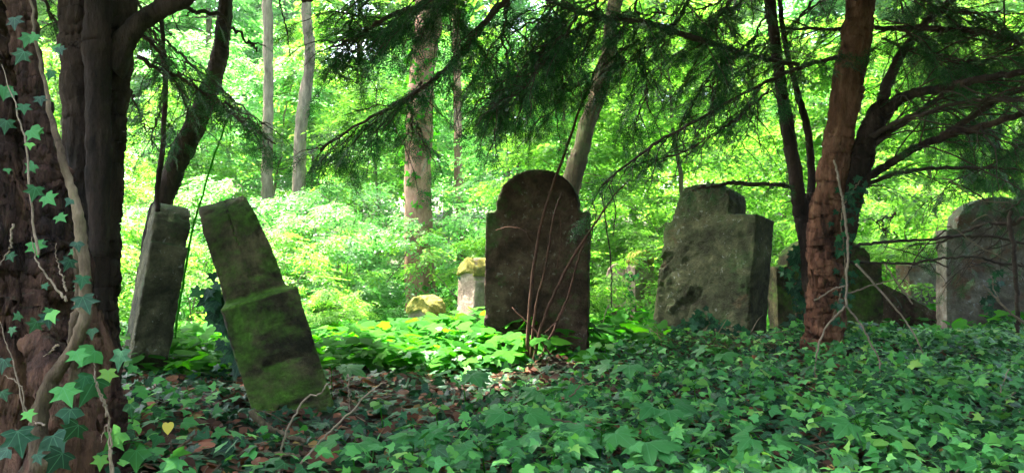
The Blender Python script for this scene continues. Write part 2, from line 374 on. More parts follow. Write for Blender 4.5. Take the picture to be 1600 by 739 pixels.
# ------------------------------------------------------------------ gravestones
def stone_profile(kind, w, h):
    """outline in x, z"""
    if kind == 'shoulder':      # rounded head on square shoulders
        sh = h * .80; r = w * .40
        pts = [(-w / 2, 0), (w / 2, 0), (w / 2, sh), (r * .98, sh), (r * .98, sh + .03 * h)]
        for k in range(13):
            a = math.pi * k / 12; pts.append((r * math.cos(a), sh + .03 * h + (h * .97 - sh) * math.sin(a)))
        pts += [(-r * .98, sh), (-w / 2, sh)]
    elif kind == 'tall_head':
        sh = h * .58; r = w * .38
        pts = [(-w / 2, 0), (w / 2, 0), (w / 2, sh), (r, sh + .01)]
        for k in range(13):
            a = math.pi * k / 12; pts.append((r * math.cos(a), h - r * .75 + r * .75 * math.sin(a)))
        pts += [(-r, sh + .01), (-w / 2, sh)]
    elif kind == 'arch':
        sh = h * .74; pts = [(-w / 2, 0), (w / 2, 0)]
        for k in range(15):
            a = math.pi * k / 14; pts.append((w / 2 * math.cos(a), sh + (h - sh) * math.sin(a)))
    elif kind.startswith('cap_'):
        r = w * .40 if 'shoulder' in kind else w * .5; zc = h * .83 if 'shoulder' in kind else h * .74; top = h * .97 if 'shoulder' in kind else h
        pts = []
        for k in range(13):
            a = math.pi * k / 12; pts.append(((r + .015) * math.cos(a) * .98, zc + (top + .03 - zc) * math.sin(a)))
        pts.append((-r * .6, zc + .02)); pts.append((0, zc + .05)); pts.append((r * .65, zc + .01))
    elif kind == 'broken':      # off-centre worn head, high right shoulder, low broken left one
        sh = h * .835
        pts = [(-w / 2, 0), (w / 2, 0), (w / 2, sh), (w * .22, sh + .004), (w * .225, h * .90), (w * .19, h * .96), (w * .10, h * .995), (-w * .12, h), (-w * .30, h * .985), (-w * .345, h * .95), (-w * .38, h * .87), (-w * .405, h * .80), (-w * .49, h * .79)]
    elif kind == 'flat':        # broad flat-topped head with rounded corners on shoulders
        sh = h * .835; r = w * .37
        pts = [(-w / 2, 0), (w / 2, 0), (w / 2, sh), (r, sh), (r, h * .88), (r * .93, h * .94), (r * .72, h * .99), (0, h), (-r * .7, h * .985), (-r * .93, h * .93), (-r, h * .88), (-r, sh), (-w / 2, sh)]
    else:
        pts = [(-w / 2, 0), (w / 2, 0), (w / 2 * .97, h * .98), (-w / 2 * .96, h)]
    return pts
def make_stone(name, label, kind, w, h, t, pos, yaw, roll, pitch, mat, seed, bury=.18, chip=1.0, vox=.010, cut=None, group='old gravestones in the ivy'):
    """yaw: turned about the vertical, roll: leans sideways in the picture (+ = to the right), pitch: leans back"""
    bm = bmesh.new()
    prof = stone_profile(kind, w, h)
    vs = [bm.verts.new((x, -t / 2, z - bury)) for x, z in prof]
    f = bm.faces.new(vs)
    r = bmesh.ops.extrude_face_region(bm, geom=[f])
    bmesh.ops.translate(bm, verts=[v for v in r['geom'] if isinstance(v, bmesh.types.BMVert)], vec=(0, t, 0))
    bmesh.ops.recalc_face_normals(bm, faces=bm.faces)
    me = bpy.data.meshes.new(name); bm.to_mesh(me); bm.free()
    o = bpy.data.objects.new('stone_tmp', me); COL.objects.link(o)
    md = o.modifiers.new('r', 'REMESH'); md.mode = 'VOXEL'; md.voxel_size = vox; md.use_smooth_shade = True
    dg = bpy.context.evaluated_depsgraph_get()
    m2 = bpy.data.meshes.new_from_object(o.evaluated_get(dg)); bpy.data.objects.remove(o)
    n = len(m2.vertices); co = np.empty(n * 3, np.float32); m2.vertices.foreach_get('co', co); co = co.reshape(-1, 3)
    nr = np.empty(n * 3, np.float32); m2.vertices.foreach_get('normal', nr); nr = nr.reshape(-1, 3)
    off = Vector((seed * 3.1, seed * 1.7, seed * .9))
    d = np.empty(n); e = np.empty(n)
    for i in range(n):
        p = Vector(co[i].tolist())
        d[i] = mnoise.fractal(p * 5 + off, 1.0, 2.0, 4) * .006 + mnoise.fractal(p * 26 + off, .8, 2.0, 3) * .0032 - max(0, mnoise.noise(p * 16 + off * 3) - .35) * .03
        e[i] = mnoise.fractal(p * 8 + off * 2, .8, 2.0, 4)
    # wear the edges: vertices near two faces of the block are pushed in
    edge_y = np.clip(1 - (t / 2 - np.abs(co[:, 1])) / .035, 0, 1)
    near = np.clip(1 - (w / 2 - np.abs(co[:, 0])) / .035, 0, 1) + (np.abs(nr[:, 2]) > .3) + (np.abs(nr[:, 0]) > .3)
    wear = edge_y * np.clip(near, 0, 1)
    co += nr * d[:, None]
    ctr = np.stack([co[:, 0] * .94, co[:, 1] * .7, co[:, 2] - .02], -1)
    k = np.clip(wear * (.02 + .42 * np.clip(e - .15, 0, 1) * chip), 0, .35)[:, None]
    co = co * (1 - k) + ctr * k
    if cut: co = cut(co, e)
    m2.vertices.foreach_set('co', co.astype(np.float32).ravel()); m2.update()
    m2.polygons.foreach_set('use_smooth', np.ones(len(m2.polygons), bool))
    m2.materials.clear(); m2.materials.append(mat)
    m2.name = name
    o = bpy.data.objects.new(name, m2); COL.objects.link(o)
    o.location = pos
    o.rotation_mode = 'QUATERNION'
    R = Matrix.Rotation(math.radians(roll), 3, 'Y') @ Matrix.Rotation(math.radians(-pitch), 3, 'X') @ Matrix.Rotation(math.radians(yaw), 3, 'Z')
    o.rotation_quaternion = R.to_quaternion()
    tag(o, label, 'gravestone', group)
    return o
def flake(x0, z0, x1, z1, depth, sgn=-1):
    """a spalled patch on the front face"""
    def f(co, e):
        m = ((co[:, 0] > x0) & (co[:, 0] < x1) & (co[:, 2] > z0) & (co[:, 2] < z1) & (co[:, 1] * sgn > 0))
        line = (co[:, 2] - z0) / (z1 - z0) + (co[:, 0] - x0) / (x1 - x0) + e * .5
        k = np.clip((1.0 - line) * 4, 0, 1) * m
        co[:, 1] -= sgn * depth * k * (1 + .3 * e)
        return co
    return f
def plinth(co, e):
    low = np.clip((.49 - co[:, 2]) / .02, 0, 1)
    co[:, 1] += np.where(co[:, 1] > 0, .045 * low, 0) - np.where(co[:, 1] < 0, .02 * low, 0)
    up = np.clip((co[:, 2] - .49) / .45, 0, 1)
    co[:, 1] -= np.where(co[:, 1] > 0, .05 * up ** 2, 0)
    co[:, 0] += .025 * low * (co[:, 0] > .2)
    return co
def slope(co):
    co[:, 0] = np.where(co[:, 0] < 0, co[:, 0] * (1.06 - .16 * co[:, 2]), co[:, 0]); return co
def gp(px, py, d):
    p = P(px, py, d); return (float(p[0]), float(p[1]), float(gz(p[0], p[1])))
# a: narrow stone seen from the side, left
make_stone('gravestone', 'tall narrow grey-green gravestone seen nearly edge on beside the leftmost trunks', 'shoulder', .54, 1.10, .19, gp(225, 560, 4.35), -60, 9, 2, M['stone_olive'], 1)
# b: strongly leaning
make_stone('gravestone', 'thick mossy gravestone leaning steeply to the left with a stepped side', 'tall_head', .58, 1.12, .245, gp(453, 632, 3.4), -72, -17.5, 0, M['stone_green'], 2, cut=plinth)
# c: centre
make_stone('gravestone', 'upright dark brown round-headed gravestone with square shoulders behind bare reddish stems', 'shoulder', .645, 1.32, .17, gp(838, 555, 4.75), -10, 1, 1, M['stone_brown'], 3)
# d: right
make_stone('gravestone', 'broad grey-green gravestone with flaking lower front under a dark yew twig', 'broken', .71, 1.29, .26, gp(1100, 535, 5.05), -44, 7, 6, M['stone_right'], 4, chip=1.6, cut=lambda co, e: slope(flake(-.40, -.1, .25, .75, .04)(co, e)))
# e: behind the right trunk
make_stone('gravestone', 'dark mossy gravestone standing behind the reddish yew trunk and showing on both sides of it', 'shoulder', .80, .99, .16, gp(1291, 520, 5.55), 6, -2, 0, M['stone_green'], 5)
make_stone('gravestone', 'dark toppled gravestone slab lying aslant behind the yew trunk', 'block', .5, 1.05, .16, gp(1462, 515, 6.9), 10, -62, 0, M['stone_brown'], 7, bury=.05)
make_stone('gravestone', 'weathered pale gravestone with reddish patches at the right edge of the picture', 'shoulder', .86, 1.42, .2, gp(1552, 515, 6.5), -6, 2, 3, M['stone_pale'], 8)
make_stone('gravestone', 'low broken pale gravestone between the toppled slab and the large pale stone', 'block', .5, .85, .2, gp(1452, 480, 7.8), 8, -6, 0, M['stone_pale'], 9, chip=2.2)
def small_stone(label, kind, w, h, t, px, d, yaw, roll, seed, cap=True):
    x = (px - 800) * d / F; z = float(gz(x, d))
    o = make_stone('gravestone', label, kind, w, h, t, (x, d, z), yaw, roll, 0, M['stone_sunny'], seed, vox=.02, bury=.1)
    if cap:
        c = make_stone('moss_cap', None, 'cap_' + kind, w, h, t + .05, (0, 0, 0), 0, 0, 0, M['moss_cap'], seed + 5, vox=.012, bury=.1, chip=.4, group=None, cut=lambda co, e: co + (e * .018)[:, None] * np.array([.6, 1, 1]))
        for k in ('category', 'group', 'label'):
            if k in c: del c[k]
        c.parent = o
    return o
small_stone('small sunlit gravestone with a yellow moss cap left of the central dark stone', 'shoulder', .35, 1.14, .2, 735, 8.2, -52, 3, 21)
small_stone('lowest sunlit gravestone with a mossy round top near the reddish woodland trunk', 'arch', .38, .68, .2, 668, 8.5, -40, -2, 22)
small_stone('small distant gravestone seen between the central stone and the grey-green one', 'shoulder', .36, .98, .16, 1000, 9.2, 40, 0, 23)
small_stone('tiny pale distant gravestone low beside the ivy clump in the gap', 'arch', .26, .84, .14, 968, 9.6, -20, -3, 24, cap=False)

# ------------------------------------------------------------------ yews
class Tree:
    def __init__(s, name, label, base, cat='tree', group=None):
        s.root = empty(name, base, label, cat, group)
        s.leaf = MB(); s.twigs = MB(); s.nseed = abs(hash(label)) % 1 if False else len(label)
    def limb(s, name, pts, mat, sides=18, wob=.12, flute=0.0, n=60, jit=.004, bark=0.0):
        r = smooth_path(pts, n, len(pts) + s.nseed, jit); mb = MB()
        s.nseed += 1
        mb.tube(r[:, :3], r[:, 3], sides, wob, s.nseed, flute, bark)
        return mb.build(name, mat, s.root)
def pr(px, py, d, wpx):
    """a point given in the picture with a trunk width in pixels -> x, y, z, radius"""
    p = P(px, py, d); return [*p, wpx * d / F / 2]

def bough(T, pts, r0, r1, side_len, step, spray=.22, dens=1.0, seed=0, droop=.5, tpl=YS, branch=True, bare=0.0, skip0=0.0):
    """a yew limb with side twigs carrying sprays; pts in world coordinates"""
    rs = np.random.default_rng(seed)
    n = 40
    path = smooth_path(np.asarray(pts, float)[:, :3], n, seed, .012)
    if branch: T.twigs.tube(path, np.linspace(r0, r1, n), 7, .15, seed)
    L = np.concatenate([[0], np.cumsum(np.linalg.norm(np.diff(path, axis=0), axis=1))])
    pos, ax, up, sc = [], [], [], []
    s_ = skip0 * L[-1]; k = 0
    while s_ < L[-1]:
        i = min(int(np.searchsorted(L, s_)), n - 2)
        p = path[i]; t = norm(path[i + 1] - path[i])
        sd_ = 1 if k % 2 else -1; k += 1
        side = norm(np.cross(t, [0, 0, 1.0])) * sd_
        d = norm(t * rs.uniform(.5, 1.0) + side * rs.uniform(.5, 1.0) + np.array([0, 0, rs.uniform(-.5, .25)]))
        l = side_len * rs.uniform(.5, 1.2) * (1 - .45 * s_ / L[-1])
        m = 10; u = np.linspace(0, 1, m)[:, None]
        tw = p + d * l * u + np.array([0, 0, -1.0]) * droop * l * u ** 2 * rs.uniform(.5, 1.2) + np.cumsum(rs.normal(size=(m, 3)) * .006, 0)
        T.twigs.tube(tw, np.linspace(max(r1 * .6, .004), .0015, m), 4, 0, k)
        if rs.random() >= bare:
            ns = max(2, int(l / .075 * dens))
            for q in range(ns):
                v = (q + rs.random()) / ns; j = min(int(v * (m - 1)), m - 2)
                tt = norm(tw[j + 1] - tw[j]); ss = norm(np.cross(tt, [0, 0, 1.0])) * (1 if q % 2 else -1)
                pos.append(tw[j] + (tw[j + 1] - tw[j]) * (v * (m - 1) - j))
                ax.append(tt * rs.uniform(.6, 1.1) + ss * rs.uniform(.1, .8) + np.array([0, 0, rs.uniform(-.5, .05)]))
                up.append(np.array([rs.normal() * .35, rs.normal() * .35, 1]))
                sc.append(spray * rs.uniform(.6, 1.2) * (1 - .3 * v))
        s_ += step * .98 * rs.uniform(.6, 1.4)
    if pos:
        pos, ax, up, sc = map(np.array, (pos, ax, up, sc)); pick = rs.integers(len(tpl), size=len(pos))
        R = frames(ax, norm(up))
        for q in range(len(tpl)):
            mk = pick == q; T.leaf.scatter(tpl[q], pos[mk], R[mk], sc[mk])

# --- far left yew: the big trunk cut by the frame
A = Tree('yew_tree', 'massive yew trunk with climbing ivy at the left edge of the picture', (-1.36, 1.9, float(gz(-1.36, 1.9))))
d = 1.95
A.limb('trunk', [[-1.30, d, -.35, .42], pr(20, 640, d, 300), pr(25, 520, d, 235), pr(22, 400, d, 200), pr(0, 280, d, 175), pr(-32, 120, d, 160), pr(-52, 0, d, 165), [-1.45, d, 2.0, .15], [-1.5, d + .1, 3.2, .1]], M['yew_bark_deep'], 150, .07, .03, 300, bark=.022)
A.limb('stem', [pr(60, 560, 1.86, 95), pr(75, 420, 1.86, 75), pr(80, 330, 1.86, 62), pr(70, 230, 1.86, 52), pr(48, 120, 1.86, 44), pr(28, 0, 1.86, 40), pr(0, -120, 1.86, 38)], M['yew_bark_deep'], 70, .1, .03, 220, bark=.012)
A.limb('root', [pr(60, 520, 1.75, 55), pr(90, 600, 1.7, 70), pr(105, 700, 1.65, 95), [-1.1, 1.6, -.35, .1]], M['yew_bark_deep'], 50, .1, .03, 90, bark=.012)
# --- second yew, several stems grown together
B = Tree('yew_tree', 'dark yew of several fused stems behind the massive left trunk', gp(150, 560, 3.0))
d = 3.0
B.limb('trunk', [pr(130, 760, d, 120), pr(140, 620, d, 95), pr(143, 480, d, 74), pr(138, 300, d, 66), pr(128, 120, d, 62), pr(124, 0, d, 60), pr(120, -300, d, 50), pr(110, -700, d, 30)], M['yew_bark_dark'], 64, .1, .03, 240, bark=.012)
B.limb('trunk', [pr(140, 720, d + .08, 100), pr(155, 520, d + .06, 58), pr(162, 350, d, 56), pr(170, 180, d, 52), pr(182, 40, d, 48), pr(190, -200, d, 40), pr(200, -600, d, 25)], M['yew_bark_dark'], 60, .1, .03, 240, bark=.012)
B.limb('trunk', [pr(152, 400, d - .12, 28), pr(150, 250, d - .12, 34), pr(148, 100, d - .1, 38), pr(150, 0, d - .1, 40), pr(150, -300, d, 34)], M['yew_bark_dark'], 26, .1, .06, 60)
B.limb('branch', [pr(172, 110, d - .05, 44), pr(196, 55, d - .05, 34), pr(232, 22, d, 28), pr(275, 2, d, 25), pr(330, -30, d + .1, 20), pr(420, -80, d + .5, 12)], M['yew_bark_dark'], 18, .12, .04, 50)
# sprays of B: hang over the gap between the trunks and the centre
for i, (pts, kw) in enumerate([
    ([pr(215, 90, 3.4, 1), pr(280, 120, 3.5, 1), pr(340, 155, 3.6, 1), pr(400, 185, 3.7, 1)], dict(side_len=.30, step=.05, spray=.17)),
    ([pr(205, 40, 3.6, 1), pr(250, 90, 3.7, 1), pr(280, 150, 3.8, 1), pr(300, 200, 3.9, 1)], dict(side_len=.30, step=.06, spray=.17)),
    ([pr(195, 10, 4.2, 1), pr(240, 60, 4.2, 1), pr(250, 150, 4.2, 1), pr(235, 220, 4.2, 1)], dict(side_len=.30, step=.06, spray=.18)),
    ([pr(200, -10, 4.6, 1), pr(260, 60, 4.6, 1), pr(330, 130, 4.6, 1), pr(420, 200, 4.6, 1)], dict(side_len=.35, step=.05, spray=.18)),
    ([pr(200, 140, 4.8, 1), pr(215, 180, 4.8, 1), pr(240, 230, 4.8, 1)], dict(side_len=.3, step=.04, spray=.16)),
    ([pr(60, -10, 4.4, 1), pr(100, 60, 4.4, 1), pr(110, 140, 4.4, 1)], dict(side_len=.45, step=.06, spray=.2)),
    ([pr(260, 4, 3.0, 1), pr(330, 22, 3.2, 1), pr(380, 60, 3.4, 1), pr(400, 80, 3.5, 1)], dict(side_len=.12, step=.2, spray=.1)),
    ([pr(330, 150, 4.2, 1), pr(380, 190, 4.1, 1), pr(430, 225, 4.0, 1)], dict(side_len=.2, step=.06, spray=.17)),
]):
    bough(B, pts, .010, .004, seed=40 + i, **kw)
# --- leaning slender trunk behind the left stone
Cc = Tree('slender_tree', 'slender dark trunk leaning to the right behind the narrow left gravestone', gp(236, 560, 5.0))
d = 5.0
Cc.limb('trunk', [pr(215, 600, d, 34), pr(236, 400, d, 30), pr(262, 300, d, 30), pr(292, 225, d, 34), pr(320, 160, d, 32), pr(340, 90, d, 26), pr(350, 0, d, 24), pr(352, -200, d, 22), pr(350, -600, d, 12)], M['yew_bark_dark'], 34, .08, .03, 200, bark=.008)
# --- right yew
D = Tree('yew_tree', 'reddish forked yew right of centre with limbs fanning out to the right', gp(1290, 550, 4.6))
d = 4.6
D.limb('trunk', [pr(1283, 620, d, 86.0), pr(1285, 545, d, 61.9), pr(1290, 470, d, 56.8), pr(1292, 400, d, 51.6), pr(1296, 330, d, 48.2), pr(1312, 230, d, 44.7), pr(1330, 110, d, 46.4), pr(1346, 0, d, 43.0), pr(1365, -200, d, 37.8), pr(1380, -600, d, 20.6)], M['yew_bark'], 84, .1, .03, 320, bark=.013)
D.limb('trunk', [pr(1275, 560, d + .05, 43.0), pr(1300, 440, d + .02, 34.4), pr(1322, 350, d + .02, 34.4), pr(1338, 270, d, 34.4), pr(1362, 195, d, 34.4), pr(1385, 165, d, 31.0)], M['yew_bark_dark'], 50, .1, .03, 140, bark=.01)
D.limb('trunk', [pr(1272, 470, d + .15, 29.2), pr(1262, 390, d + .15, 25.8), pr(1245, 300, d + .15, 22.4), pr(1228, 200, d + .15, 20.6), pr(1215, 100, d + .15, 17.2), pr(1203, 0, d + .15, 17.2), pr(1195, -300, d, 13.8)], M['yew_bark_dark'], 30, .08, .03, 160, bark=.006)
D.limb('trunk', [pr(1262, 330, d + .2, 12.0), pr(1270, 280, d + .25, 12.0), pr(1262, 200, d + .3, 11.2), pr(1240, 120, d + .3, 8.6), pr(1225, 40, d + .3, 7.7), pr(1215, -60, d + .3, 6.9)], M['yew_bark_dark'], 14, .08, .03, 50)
limbs = [
    [pr(1375, 178, 4.6, 30), pr(1420, 150, 4.4, 22), pr(1480, 138, 4.1, 18), pr(1545, 122, 3.8, 15), pr(1620, 108, 3.5, 13)],
    [pr(1345, 285, 4.6, 20), pr(1400, 250, 4.5, 16), pr(1470, 215, 4.3, 17), pr(1540, 195, 4.1, 15), pr(1620, 172, 3.9, 13)],
    [pr(1470, 215, 4.3, 14), pr(1540, 170, 4.2, 12), pr(1580, 145, 4.1, 10), pr(1640, 120, 4.0, 9)],
    [pr(1372, 190, 4.6, 30), pr(1392, 120, 4.65, 22), pr(1430, 60, 4.7, 18), pr(1480, 10, 4.8, 15), pr(1560, -60, 4.9, 18)],
    [pr(1350, 240, 4.6, 14), pr(1410, 195, 4.5, 11), pr(1470, 150, 4.5, 9), pr(1540, 100, 4.5, 7), pr(1620, 60, 4.5, 6)],
    [pr(1360, 215, 4.55, 12), pr(1430, 180, 4.3, 9), pr(1520, 160, 4.0, 8), pr(1620, 158, 3.7, 6)],
    [pr(1325, 300, 4.6, 11), pr(1400, 272, 4.7, 8), pr(1470, 262, 4.8, 7), pr(1560, 262, 5, 6), pr(1640, 270, 5, 5)],
    [pr(1600, 66, 4.3, 16), pr(1540, 50, 4.4, 14), pr(1450, 45, 4.6, 12), pr(1370, 43, 4.7, 9), pr(1290, 46, 4.8, 7), pr(1215, 42, 4.9, 5)],
    [pr(1250, 102, 4.5, 9), pr(1190, 90, 4.3, 11), pr(1120, 66, 4.1, 12), pr(1040, 40, 3.9, 12), pr(960, 26, 3.7, 10), pr(880, 8, 3.6, 9), pr(820, -20, 3.5, 8)],
    [pr(1310, 90, 4.6, 10), pr(1250, 104, 4.5, 9), pr(1190, 130, 4.4, 7), pr(1130, 165, 4.3, 6), pr(1040, 215, 4.2, 6), pr(940, 290, 4.1, 4)],
    [pr(1265, 310, 4.8, 9), pr(1225, 288, 4.75, 9), pr(1160, 285, 4.7, 9), pr(1110, 290, 4.7, 7), pr(1082, 298, 4.7, 4)],
    [pr(1330, 385, 4.7, 7), pr(1400, 378, 4.9, 6), pr(1480, 372, 5, 6), pr(1550, 374, 5, 6), pr(1640, 382, 5, 5)],
    [pr(1300, 410, 4.8, 5), pr(1400, 412, 5, 5), pr(1500, 405, 5, 5), pr(1600, 414, 5, 5)],
    [pr(1640, 320, 5, 9), pr(1585, 348, 5.1, 8), pr(1540, 350, 5.2, 7), pr(1480, 375, 5.3, 4), pr(1420, 385, 5.3, 2)],
    [pr(1580, 330, 4.9, 9), pr(1583, 400, 4.9, 9), pr(1590, 470, 4.9, 9), pr(1590, 520, 4.9, 9)],
]
for i, l in enumerate(limbs):
    D.limb('branch', [[*p[:3], p[3] * .72] for p in l], M['branch'] if i > 1 else M['yew_bark_dark'], 12, .12, .03, 50, .008)
# thin bare shoots of the fan
rs = np.random.default_rng(5)
shoots = MB()
for k in range(60):
    l = limbs[rs.integers(0, 8)]; path = smooth_path(l, 30)
    i = rs.integers(3, 26); p = path[i, :3]; t = norm(path[i + 1, :3] - path[i, :3])
    dd = norm(t + rs.normal(size=3) * .45 + np.array([0, 0, .1])); L = rs.uniform(.3, 1.1); u = np.linspace(0, 1, 12)[:, None]
    shoots.tube(p + dd * L * u + np.array([0, 0, -.25]) * L * u ** 2 + np.cumsum(rs.normal(size=(12, 3)) * .008, 0), np.linspace(.0055, .0015, 12), 5, 0, k)
shoots.build('shoots', M['branch'], D.root)['kind'] = 'stuff'
# foliage of D
fol = [
    (limbs[8], dict(side_len=.5, step=.06, spray=.20, dens=1.1)),
    ([pr(1000, 20, 3.9, 1), pr(900, 40, 3.8, 1), pr(830, 90, 3.8, 1), pr(770, 150, 3.8, 1)], dict(side_len=.42, step=.05, spray=.2, dens=1.2)),
    ([pr(980, -20, 4.0, 1), pr(880, 10, 4.2, 1), pr(800, 60, 4.3, 1), pr(740, 130, 4.4, 1)], dict(side_len=.45, step=.055, spray=.2, dens=1.2)),
    ([pr(1000, 60, 4.2, 1), pr(930, 110, 4.2, 1), pr(860, 140, 4.2, 1), pr(790, 170, 4.2, 1)], dict(side_len=.32, step=.06, spray=.19)),
    (limbs[9], dict(side_len=.38, step=.06, spray=.18, dens=1.0)),
    ([pr(1200, 140, 4.3, 1), pr(1150, 190, 4.2, 1), pr(1080, 230, 4.2, 1), pr(1010, 260, 4.2, 1)], dict(side_len=.3, step=.07, spray=.17, dens=.9)),
    (limbs[10], dict(side_len=.15, step=.05, spray=.12, dens=.9, droop=.2)),
    (limbs[7], dict(side_len=.4, step=.06, spray=.2, dens=1.0)),
    (limbs[3], dict(side_len=.45, step=.08, spray=.2, dens=1.0)),
    (limbs[4], dict(side_len=.4, step=.08, spray=.2, dens=.9)),
    (limbs[1], dict(side_len=.4, step=.12, spray=.18, dens=.7, bare=.3)),
    (limbs[6], dict(side_len=.4, step=.10, spray=.18, dens=.8, bare=.2)),
    (limbs[13], dict(side_len=.35, step=.09, spray=.17, dens=.8)),
    (limbs[12], dict(side_len=.3, step=.12, spray=.15, dens=.6, bare=.3)),
    ([pr(1180, -20, 5.4, 1), pr(1120, 40, 5.4, 1), pr(1050, 90, 5.4, 1), pr(990, 150, 5.4, 1)], dict(side_len=.5, step=.07, spray=.22)),
    ([pr(1400, -10, 5.4, 1), pr(1450, 60, 5.4, 1), pr(1520, 110, 5.3, 1), pr(1600, 150, 5.3, 1)], dict(side_len=.5, step=.07, spray=.22)),
    ([pr(1420, 20, 6.2, 1), pr(1480, 120, 6.2, 1), pr(1560, 190, 6.2, 1), pr(1620, 230, 6.2, 1)], dict(side_len=.5, step=.07, spray=.22)),
    ([pr(1500, 240, 6.2, 1), pr(1540, 270, 6.2, 1), pr(1600, 290, 6.2, 1), pr(1660, 330, 6.2, 1)], dict(side_len=.5, step=.05, spray=.22)),
    ([pr(1280, -10, 5.2, 1), pr(1230, 50, 5.2, 1), pr(1170, 100, 5.2, 1), pr(1120, 140, 5.2, 1)], dict(side_len=.45, step=.07, spray=.2)),
    ([pr(1380, 60, 5.0, 1), pr(1440, 90, 5.0, 1), pr(1500, 110, 4.9, 1), pr(1600, 90, 4.8, 1)], dict(side_len=.45, step=.05, spray=.2)),
    ([pr(1390, -30, 4.6, 1), pr(1470, 10, 4.5, 1), pr(1550, 20, 4.4, 1), pr(1640, 10, 4.3, 1)], dict(side_len=.45, step=.045, spray=.2, dens=1.2)),
    ([pr(1400, 140, 5.6, 1), pr(1480, 200, 5.6, 1), pr(1560, 230, 5.6, 1), pr(1640, 250, 5.6, 1)], dict(side_len=.45, step=.055, spray=.2)),
    ([pr(1460, 20, 5.8, 1), pr(1520, 180, 5.8, 1), pr(1570, 260, 5.8, 1), pr(1620, 330, 5.8, 1)], dict(side_len=.5, step=.05, spray=.22)),
    ([pr(1180, -40, 4.6, 1), pr(1120, 0, 4.5, 1), pr(1050, 20, 4.4, 1), pr(960, 20, 4.3, 1)], dict(side_len=.4, step=.05, spray=.2)),
    ([pr(1330, -30, 5.6, 1), pr(1260, 20, 5.6, 1), pr(1190, 70, 5.6, 1), pr(1130, 90, 5.6, 1)], dict(side_len=.4, step=.06, spray=.2)),
    ([pr(950, -20, 3.6, 1), pr(880, 50, 3.6, 1), pr(820, 130, 3.6, 1), pr(770, 170, 3.6, 1)], dict(side_len=.36, step=.045, spray=.19, dens=1.1)),
    ([pr(1640, 210, 5.4, 1), pr(1560, 250, 5.5, 1), pr(1500, 280, 5.5, 1), pr(1440, 320, 5.5, 1)], dict(side_len=.35, step=.06, spray=.18, dens=.8, bare=.25)),
    ([pr(1640, 290, 5.6, 1), pr(1580, 320, 5.6, 1), pr(1530, 370, 5.6, 1), pr(1500, 430, 5.6, 1)], dict(side_len=.35, step=.07, spray=.16, dens=.6, bare=.45)),
    ([pr(1090, -30, 4.0, 1), pr(1060, 30, 4.0, 1), pr(1010, 80, 4.0, 1), pr(950, 110, 4.0, 1)], dict(side_len=.4, step=.045, spray=.2, dens=1.2)),
    ([pr(1180, 60, 4.5, 1), pr(1120, 110, 4.5, 1), pr(1080, 170, 4.5, 1), pr(1060, 220, 4.5, 1)], dict(side_len=.35, step=.05, spray=.19)),
    ([pr(1200, 20, 5.0, 1), pr(1170, 90, 5.0, 1), pr(1180, 170, 5.0, 1), pr(1160, 230, 5.0, 1)], dict(side_len=.4, step=.06, spray=.2, dens=.9)),
    ([pr(1420, -30, 5.0, 1), pr(1500, 40, 5.0, 1), pr(1560, 60, 5.0, 1), pr(1640, 40, 5.0, 1)], dict(side_len=.5, step=.045, spray=.21, dens=1.2)),
    ([pr(1540, 100, 5.2, 1), pr(1590, 160, 5.2, 1), pr(1620, 220, 5.2, 1)], dict(side_len=.45, step=.05, spray=.2, dens=1.1)),
    ([pr(1400, 40, 4.2, 1), pr(1460, 80, 4.2, 1), pr(1540, 95, 4.1, 1), pr(1630, 70, 4.0, 1)], dict(side_len=.42, step=.045, spray=.2, dens=1.1)),
    ([pr(1440, 150, 5.0, 1), pr(1500, 175, 5.0, 1), pr(1560, 215, 5.0, 1), pr(1640, 235, 4.9, 1)], dict(side_len=.4, step=.06, spray=.19)),
    ([pr(1160, -20, 4.3, 1), pr(1120, 30, 4.3, 1), pr(1130, 90, 4.3, 1), pr(1110, 140, 4.3, 1)], dict(side_len=.4, step=.045, spray=.2, dens=1.1)),
    ([pr(1000, -20, 4.6, 1), pr(990, 60, 4.6, 1), pr(1010, 130, 4.6, 1), pr(990, 200, 4.6, 1)], dict(side_len=.35, step=.05, spray=.2)),
    ([pr(1400, 330, 5.2, 1), pr(1370, 350, 5.2, 1), pr(1400, 372, 5.2, 1)], dict(side_len=.2, step=.06, spray=.12)),
]
for i, (pts, kw) in enumerate(fol):
    bough(D, [p[:3] for p in pts], .008, .003, seed=80 + i, branch=i not in (0, 4, 6, 7, 8, 9, 10, 11, 12, 13), **kw)
# --- middle boughs (reach in from above, belong to a yew rooted behind the viewer's right)
E = Tree('yew_tree', 'yew whose dark feathery boughs hang into the picture from above the middle', (2.9, .9, float(gz(2.9, .9))))
E.limb('trunk', [[2.95, .9, -.9, .3], [2.9, .9, 0, .24], [2.8, 1.0, 1.2, .2], [2.7, 1.3, 2.4, .16], [2.5, 1.8, 3.6, .08]], M['yew_bark'], 32, .1, .05, 60)
mids = [
    [pr(820, -40, 3.4, 12), pr(760, 30, 3.5, 10), pr(705, 100, 3.6, 8), pr(650, 145, 3.7, 7), pr(585, 185, 3.8, 5), pr(500, 235, 3.9, 3)],
    [pr(560, -30, 3.2, 10), pr(500, -6, 3.3, 8), pr(450, -10, 3.4, 7), pr(400, -30, 3.4, 6)],
    [pr(760, -60, 3.2, 12), pr(690, -10, 3.3, 9), pr(620, 25, 3.5, 7), pr(560, 60, 3.6, 5), pr(515, 75, 3.7, 3)],
]
for l in mids: E.limb('branch', l, M['branch'], 12, .12, .03, 50, .008)
